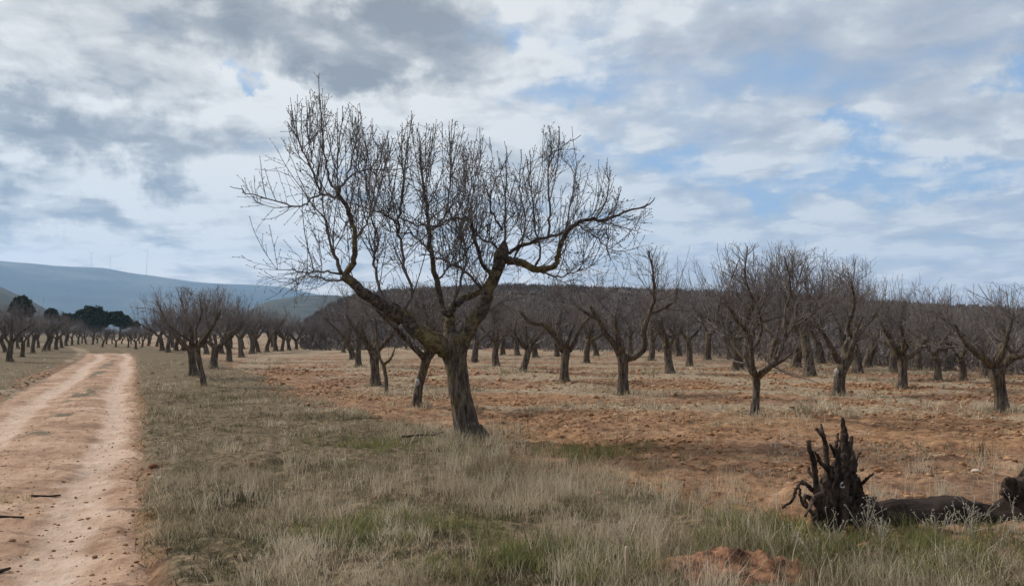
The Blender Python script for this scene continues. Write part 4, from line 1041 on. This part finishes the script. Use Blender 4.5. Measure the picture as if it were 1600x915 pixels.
for a in ((1352, 848, 778, 'silvery dead weed at the foot of the root plate, tallest there', 1), (1378, 862, 815, 'bushy dead weed in front of the fallen trunk next to the root plate', 2), (1468, 848, 790, 'thin dead weed before the middle of the fallen trunk', 3),
          (1500, 862, 808, 'spreading dead weed on green grass before the middle of the fallen trunk', 4), (1522, 850, 778, 'tall pale dead weed before the right half of the fallen trunk', 5), (1560, 868, 800, 'broad pale dead weed under the stubs of the fallen trunk', 6),
          (1590, 860, 790, 'pale dead weed at the frame edge below the limb stubs', 7), (1240, 868, 832, 'dark seeded weed left of the root plate', 8), (1300, 868, 815, 'dry weed growing in front of the root plate', 9),
          (975, 868, 812, 'seeded dry weed just behind the pale cane', 10), (1285, 905, 850, 'dead weed between the red mound and the root plate', 11)):
    weed(*a)

# ------------------------------------------------------------------ haze
hb = 6500; zb_, zt = -4, 640
hv = np.array([[x, y, z] for x in (-hb, hb) for y in (-hb, hb) for z in (zb_, zt)], float)
hm = mesh_np('haze', hv, np.array([[0, 1, 3, 2], [4, 6, 7, 5], [0, 4, 5, 1], [2, 3, 7, 6], [0, 2, 6, 4], [1, 5, 7, 3]]))
m = bpy.data.materials.new('haze'); m.use_nodes = True; nt = m.node_tree
nt.nodes.remove(nt.nodes['Principled BSDF'])
pv = nt.nodes.new('ShaderNodeVolumePrincipled'); pv.inputs['Density'].default_value = 1.6e-4; pv.inputs['Color'].default_value = (.41, .665, 1.0, 1); pv.inputs['Anisotropy'].default_value = .2
nt.links.new(pv.outputs[0], nt.nodes['Material Output'].inputs['Volume'])
stuff(link('haze', hm, m), 'bluish haze veiling the distant mountain', 'haze')

# ------------------------------------------------------------------ sky and light
SUN = Vector((-.90, .44, 0)).normalized() * math.cos(math.radians(40)); SUN.z = math.sin(math.radians(40))
w = bpy.data.worlds.new('World'); sc.world = w; w.use_nodes = True
nt = w.node_tree; n = N(nt); bg = nt.nodes['Background']
sky = n('ShaderNodeTexSky', sky_type='NISHITA'); sky.sun_disc = False; sky.sun_elevation = math.radians(40); sky.sun_rotation = math.atan2(SUN.x, SUN.y); sky.air_density = 1.0; sky.dust_density = .6
d = n('ShaderNodeTexCoord').outputs['Generated']
sp = n('ShaderNodeSeparateXYZ'); n.put(sp.inputs[0], d); X_, Y_, Z_ = sp.outputs
zz = n.math('ADD', n.math('MAXIMUM', Z_, 0.0), .16)
cb = n('ShaderNodeCombineXYZ'); n.put(cb.inputs[0], n.math('DIVIDE', X_, zz)); n.put(cb.inputs[1], n.math('DIVIDE', Y_, zz)); uv = cb.outputs[0]
def vadd(v, o):
    q = n('ShaderNodeVectorMath', operation='ADD'); n.put(q.inputs[0], v); n.put(q.inputs[1], o); return q.outputs[0]
nA = n.noise(vadd(uv, (3.1, 1.7, 0)), 1.25, 9, .56, .25)
nB = n.noise(vadd(uv, (8.3, 4.2, 2)), .62, 7, .55, .2)
nC = n.noise(vadd(uv, (1.3, 9.2, 5)), 3.0, 7, .6, .3)
# warped direction for the single cloud banks
wn = n('ShaderNodeTexNoise'); n.put(wn.inputs['Vector'], d); wn.inputs['Scale'].default_value = 9; wn.inputs['Detail'].default_value = 8; wn.inputs['Roughness'].default_value = .6
wv = n('ShaderNodeVectorMath', operation='SUBTRACT'); n.put(wv.inputs[0], wn.outputs[1]); wv.inputs[1].default_value = (.5, .5, .5)
ws = n('ShaderNodeVectorMath', operation='SCALE'); n.put(ws.inputs[0], wv.outputs[0]); ws.inputs['Scale'].default_value = .20
dw = vadd(d, ws.outputs[0])
wn2 = n('ShaderNodeTexNoise'); n.put(wn2.inputs['Vector'], uv); wn2.inputs['Scale'].default_value = 2.2; wn2.inputs['Detail'].default_value = 7; wn2.inputs['Roughness'].default_value = .62
wv2 = n('ShaderNodeVectorMath', operation='SUBTRACT'); n.put(wv2.inputs[0], wn2.outputs[1]); wv2.inputs[1].default_value = (.5, .5, .5)
ws2 = n('ShaderNodeVectorMath', operation='SCALE'); n.put(ws2.inputs[0], wv2.outputs[0]); ws2.inputs['Scale'].default_value = .55
def bank(px, py, wx, wy, amt):
    r = ray(px, py); r = r / np.linalg.norm(r)
    q = n('ShaderNodeVectorMath', operation='SUBTRACT'); n.put(q.inputs[0], dw); q.inputs[1].default_value = tuple(r)
    k = n('ShaderNodeVectorMath', operation='MULTIPLY'); n.put(k.inputs[0], q.outputs[0]); k.inputs[1].default_value = (F / wx, F / wx * .8, F / wy)
    l = n('ShaderNodeVectorMath', operation='LENGTH'); n.put(l.inputs[0], k.outputs[0])
    return n.rng(l.outputs['Value'], 1.0, 0.15, 0, amt)
def total(lst):
    s = lst[0]
    for q in lst[1:]: s = n.math('ADD', s, q)
    return s
dark = total([bank(530, 60, 340, 92, 1.05), bank(120, 205, 270, 62, .72), bank(30, 60, 160, 60, .3), bank(10, 295, 60, 35, .6), bank(160, 345, 190, 38, .45), bank(1130, 60, 260, 60, .35), bank(1350, 130, 330, 80, .25), bank(260, 255, 90, 30, .3)])
lite = total([bank(300, 300, 330, 90, .45), bank(930, 85, 110, 70, .5), bank(480, 170, 190, 50, .35), bank(150, 400, 400, 60, .35), bank(860, 40, 90, 60, .35), bank(1420, 240, 190, 26, .35), bank(1200, 380, 500, 70, .15)])
blue = total([bank(370, 120, 70, 30, .9), bank(790, 45, 50, 60, .40), bank(890, 150, 170, 40, .36), bank(1230, 272, 330, 38, .55), bank(1510, 285, 260, 46, .62), bank(1595, 108, 60, 40, .8), bank(1030, 250, 260, 30, .35), bank(1320, 236, 110, 20, .35)])
left = n.rng(X_, .25, -.35)
cov = n.math('MULTIPLY_ADD', left, .30, n.math('ADD', n.math('MULTIPLY', n.math('SUBTRACT', nA, .5), 2.4), .74))
vo = n('ShaderNodeTexVoronoi', feature='SMOOTH_F1', voronoi_dimensions='2D'); n.put(vo.inputs['Vector'], vadd(uv, ws2.outputs[0])); vo.inputs['Scale'].default_value = 3.4; vo.inputs['Detail'].default_value = 2; vo.normalize = True; vo.inputs['Roughness'].default_value = .55; vo.inputs['Smoothness'].default_value = .6
puff = n.math('MULTIPLY', n.math('SUBTRACT', .36, vo.outputs['Distance']), 2.2)
cov = n.math('ADD', cov, n.math('MULTIPLY', n.math('SUBTRACT', nC, .5), .8))
cov = n.math('ADD', cov, n.math('MULTIPLY', puff, .9))
cov = n.math('SUBTRACT', cov, n.math('MULTIPLY', blue, 1.4))
hor = n.rng(Z_, .16, .02)
cov = n.math('ADD', cov, n.math('MULTIPLY', hor, .5))
cover = n.rng(cov, -.12, .95)
br = n.math('ADD', n.math('MULTIPLY', n.math('SUBTRACT', nB, .5), 1.5), n.math('MULTIPLY', n.math('SUBTRACT', nC, .5), 1.9))
br = n.math('ADD', br, n.math('MULTIPLY', n.math('SUBTRACT', nA, .5), .7))
br = n.math('ADD', br, n.math('MULTIPLY', puff, .85))
br = n.math('ADD', n.math('ADD', br, .565), n.math('SUBTRACT', lite, dark))
cl_l = n.ramp(br, [(0.0, (.24, .247, .26)), (.35, (.37, .373, .38)), (.60, (.55, .545, .525)), (1.0, (.80, .785, .75))])
cl_r = n.ramp(br, [(0.0, (.32, .34, .38)), (.4, (.41, .43, .475)), (.7, (.50, .525, .56)), (1.0, (.70, .71, .715))])
cl = n.mix(n.rng(X_, -.18, .22), cl_l, cl_r)
skyc = n.mix(1.0, sky.outputs[0], (.105, .105, .105), 'MULTIPLY')
skyc = n.mix(.8, skyc, (.25, .40, .64))
final = n.mix(cover, skyc, cl)
final = n.mix(n.rng(Z_, .17, .0), final, n.mix(1.0, final, (1.42, 1.24, 1.10), 'MULTIPLY'))
n.put(bg.inputs['Color'], final); bg.inputs['Strength'].default_value = 1.0

sl = bpy.data.lights.new('sun', 'SUN'); sl.energy = 3.8; sl.angle = math.radians(1.5); sl.color = (1, .95, .87)
so = bpy.data.objects.new('sun', sl); COL.objects.link(so); so.rotation_euler = (-SUN).to_track_quat('-Z', 'Y').to_euler(); so.location = (-20, 10, 30)

cam = bpy.data.cameras.new('camera'); co = bpy.data.objects.new('camera', cam); COL.objects.link(co)
co.location = (0, 0, CAMH); co.rotation_euler = (math.pi / 2 + PITCH, 0, 0)
cam.sensor_width = 36; cam.lens = F / 1600 * 36; cam.clip_start = .05; cam.clip_end = 20000
sc.camera = co
vs = sc.view_settings; vs.view_transform = 'Standard'; vs.look = 'None'; vs.gamma = 1; vs.exposure = 0.2; vs.use_curve_mapping = False
cy = sc.cycles
cy.use_denoising = True; cy.max_bounces = 5; cy.diffuse_bounces = 2; cy.glossy_bounces = 1; cy.transmission_bounces = 2; cy.volume_bounces = 1; cy.transparent_max_bounces = 4
cy.caustics_reflective = False; cy.caustics_refractive = False
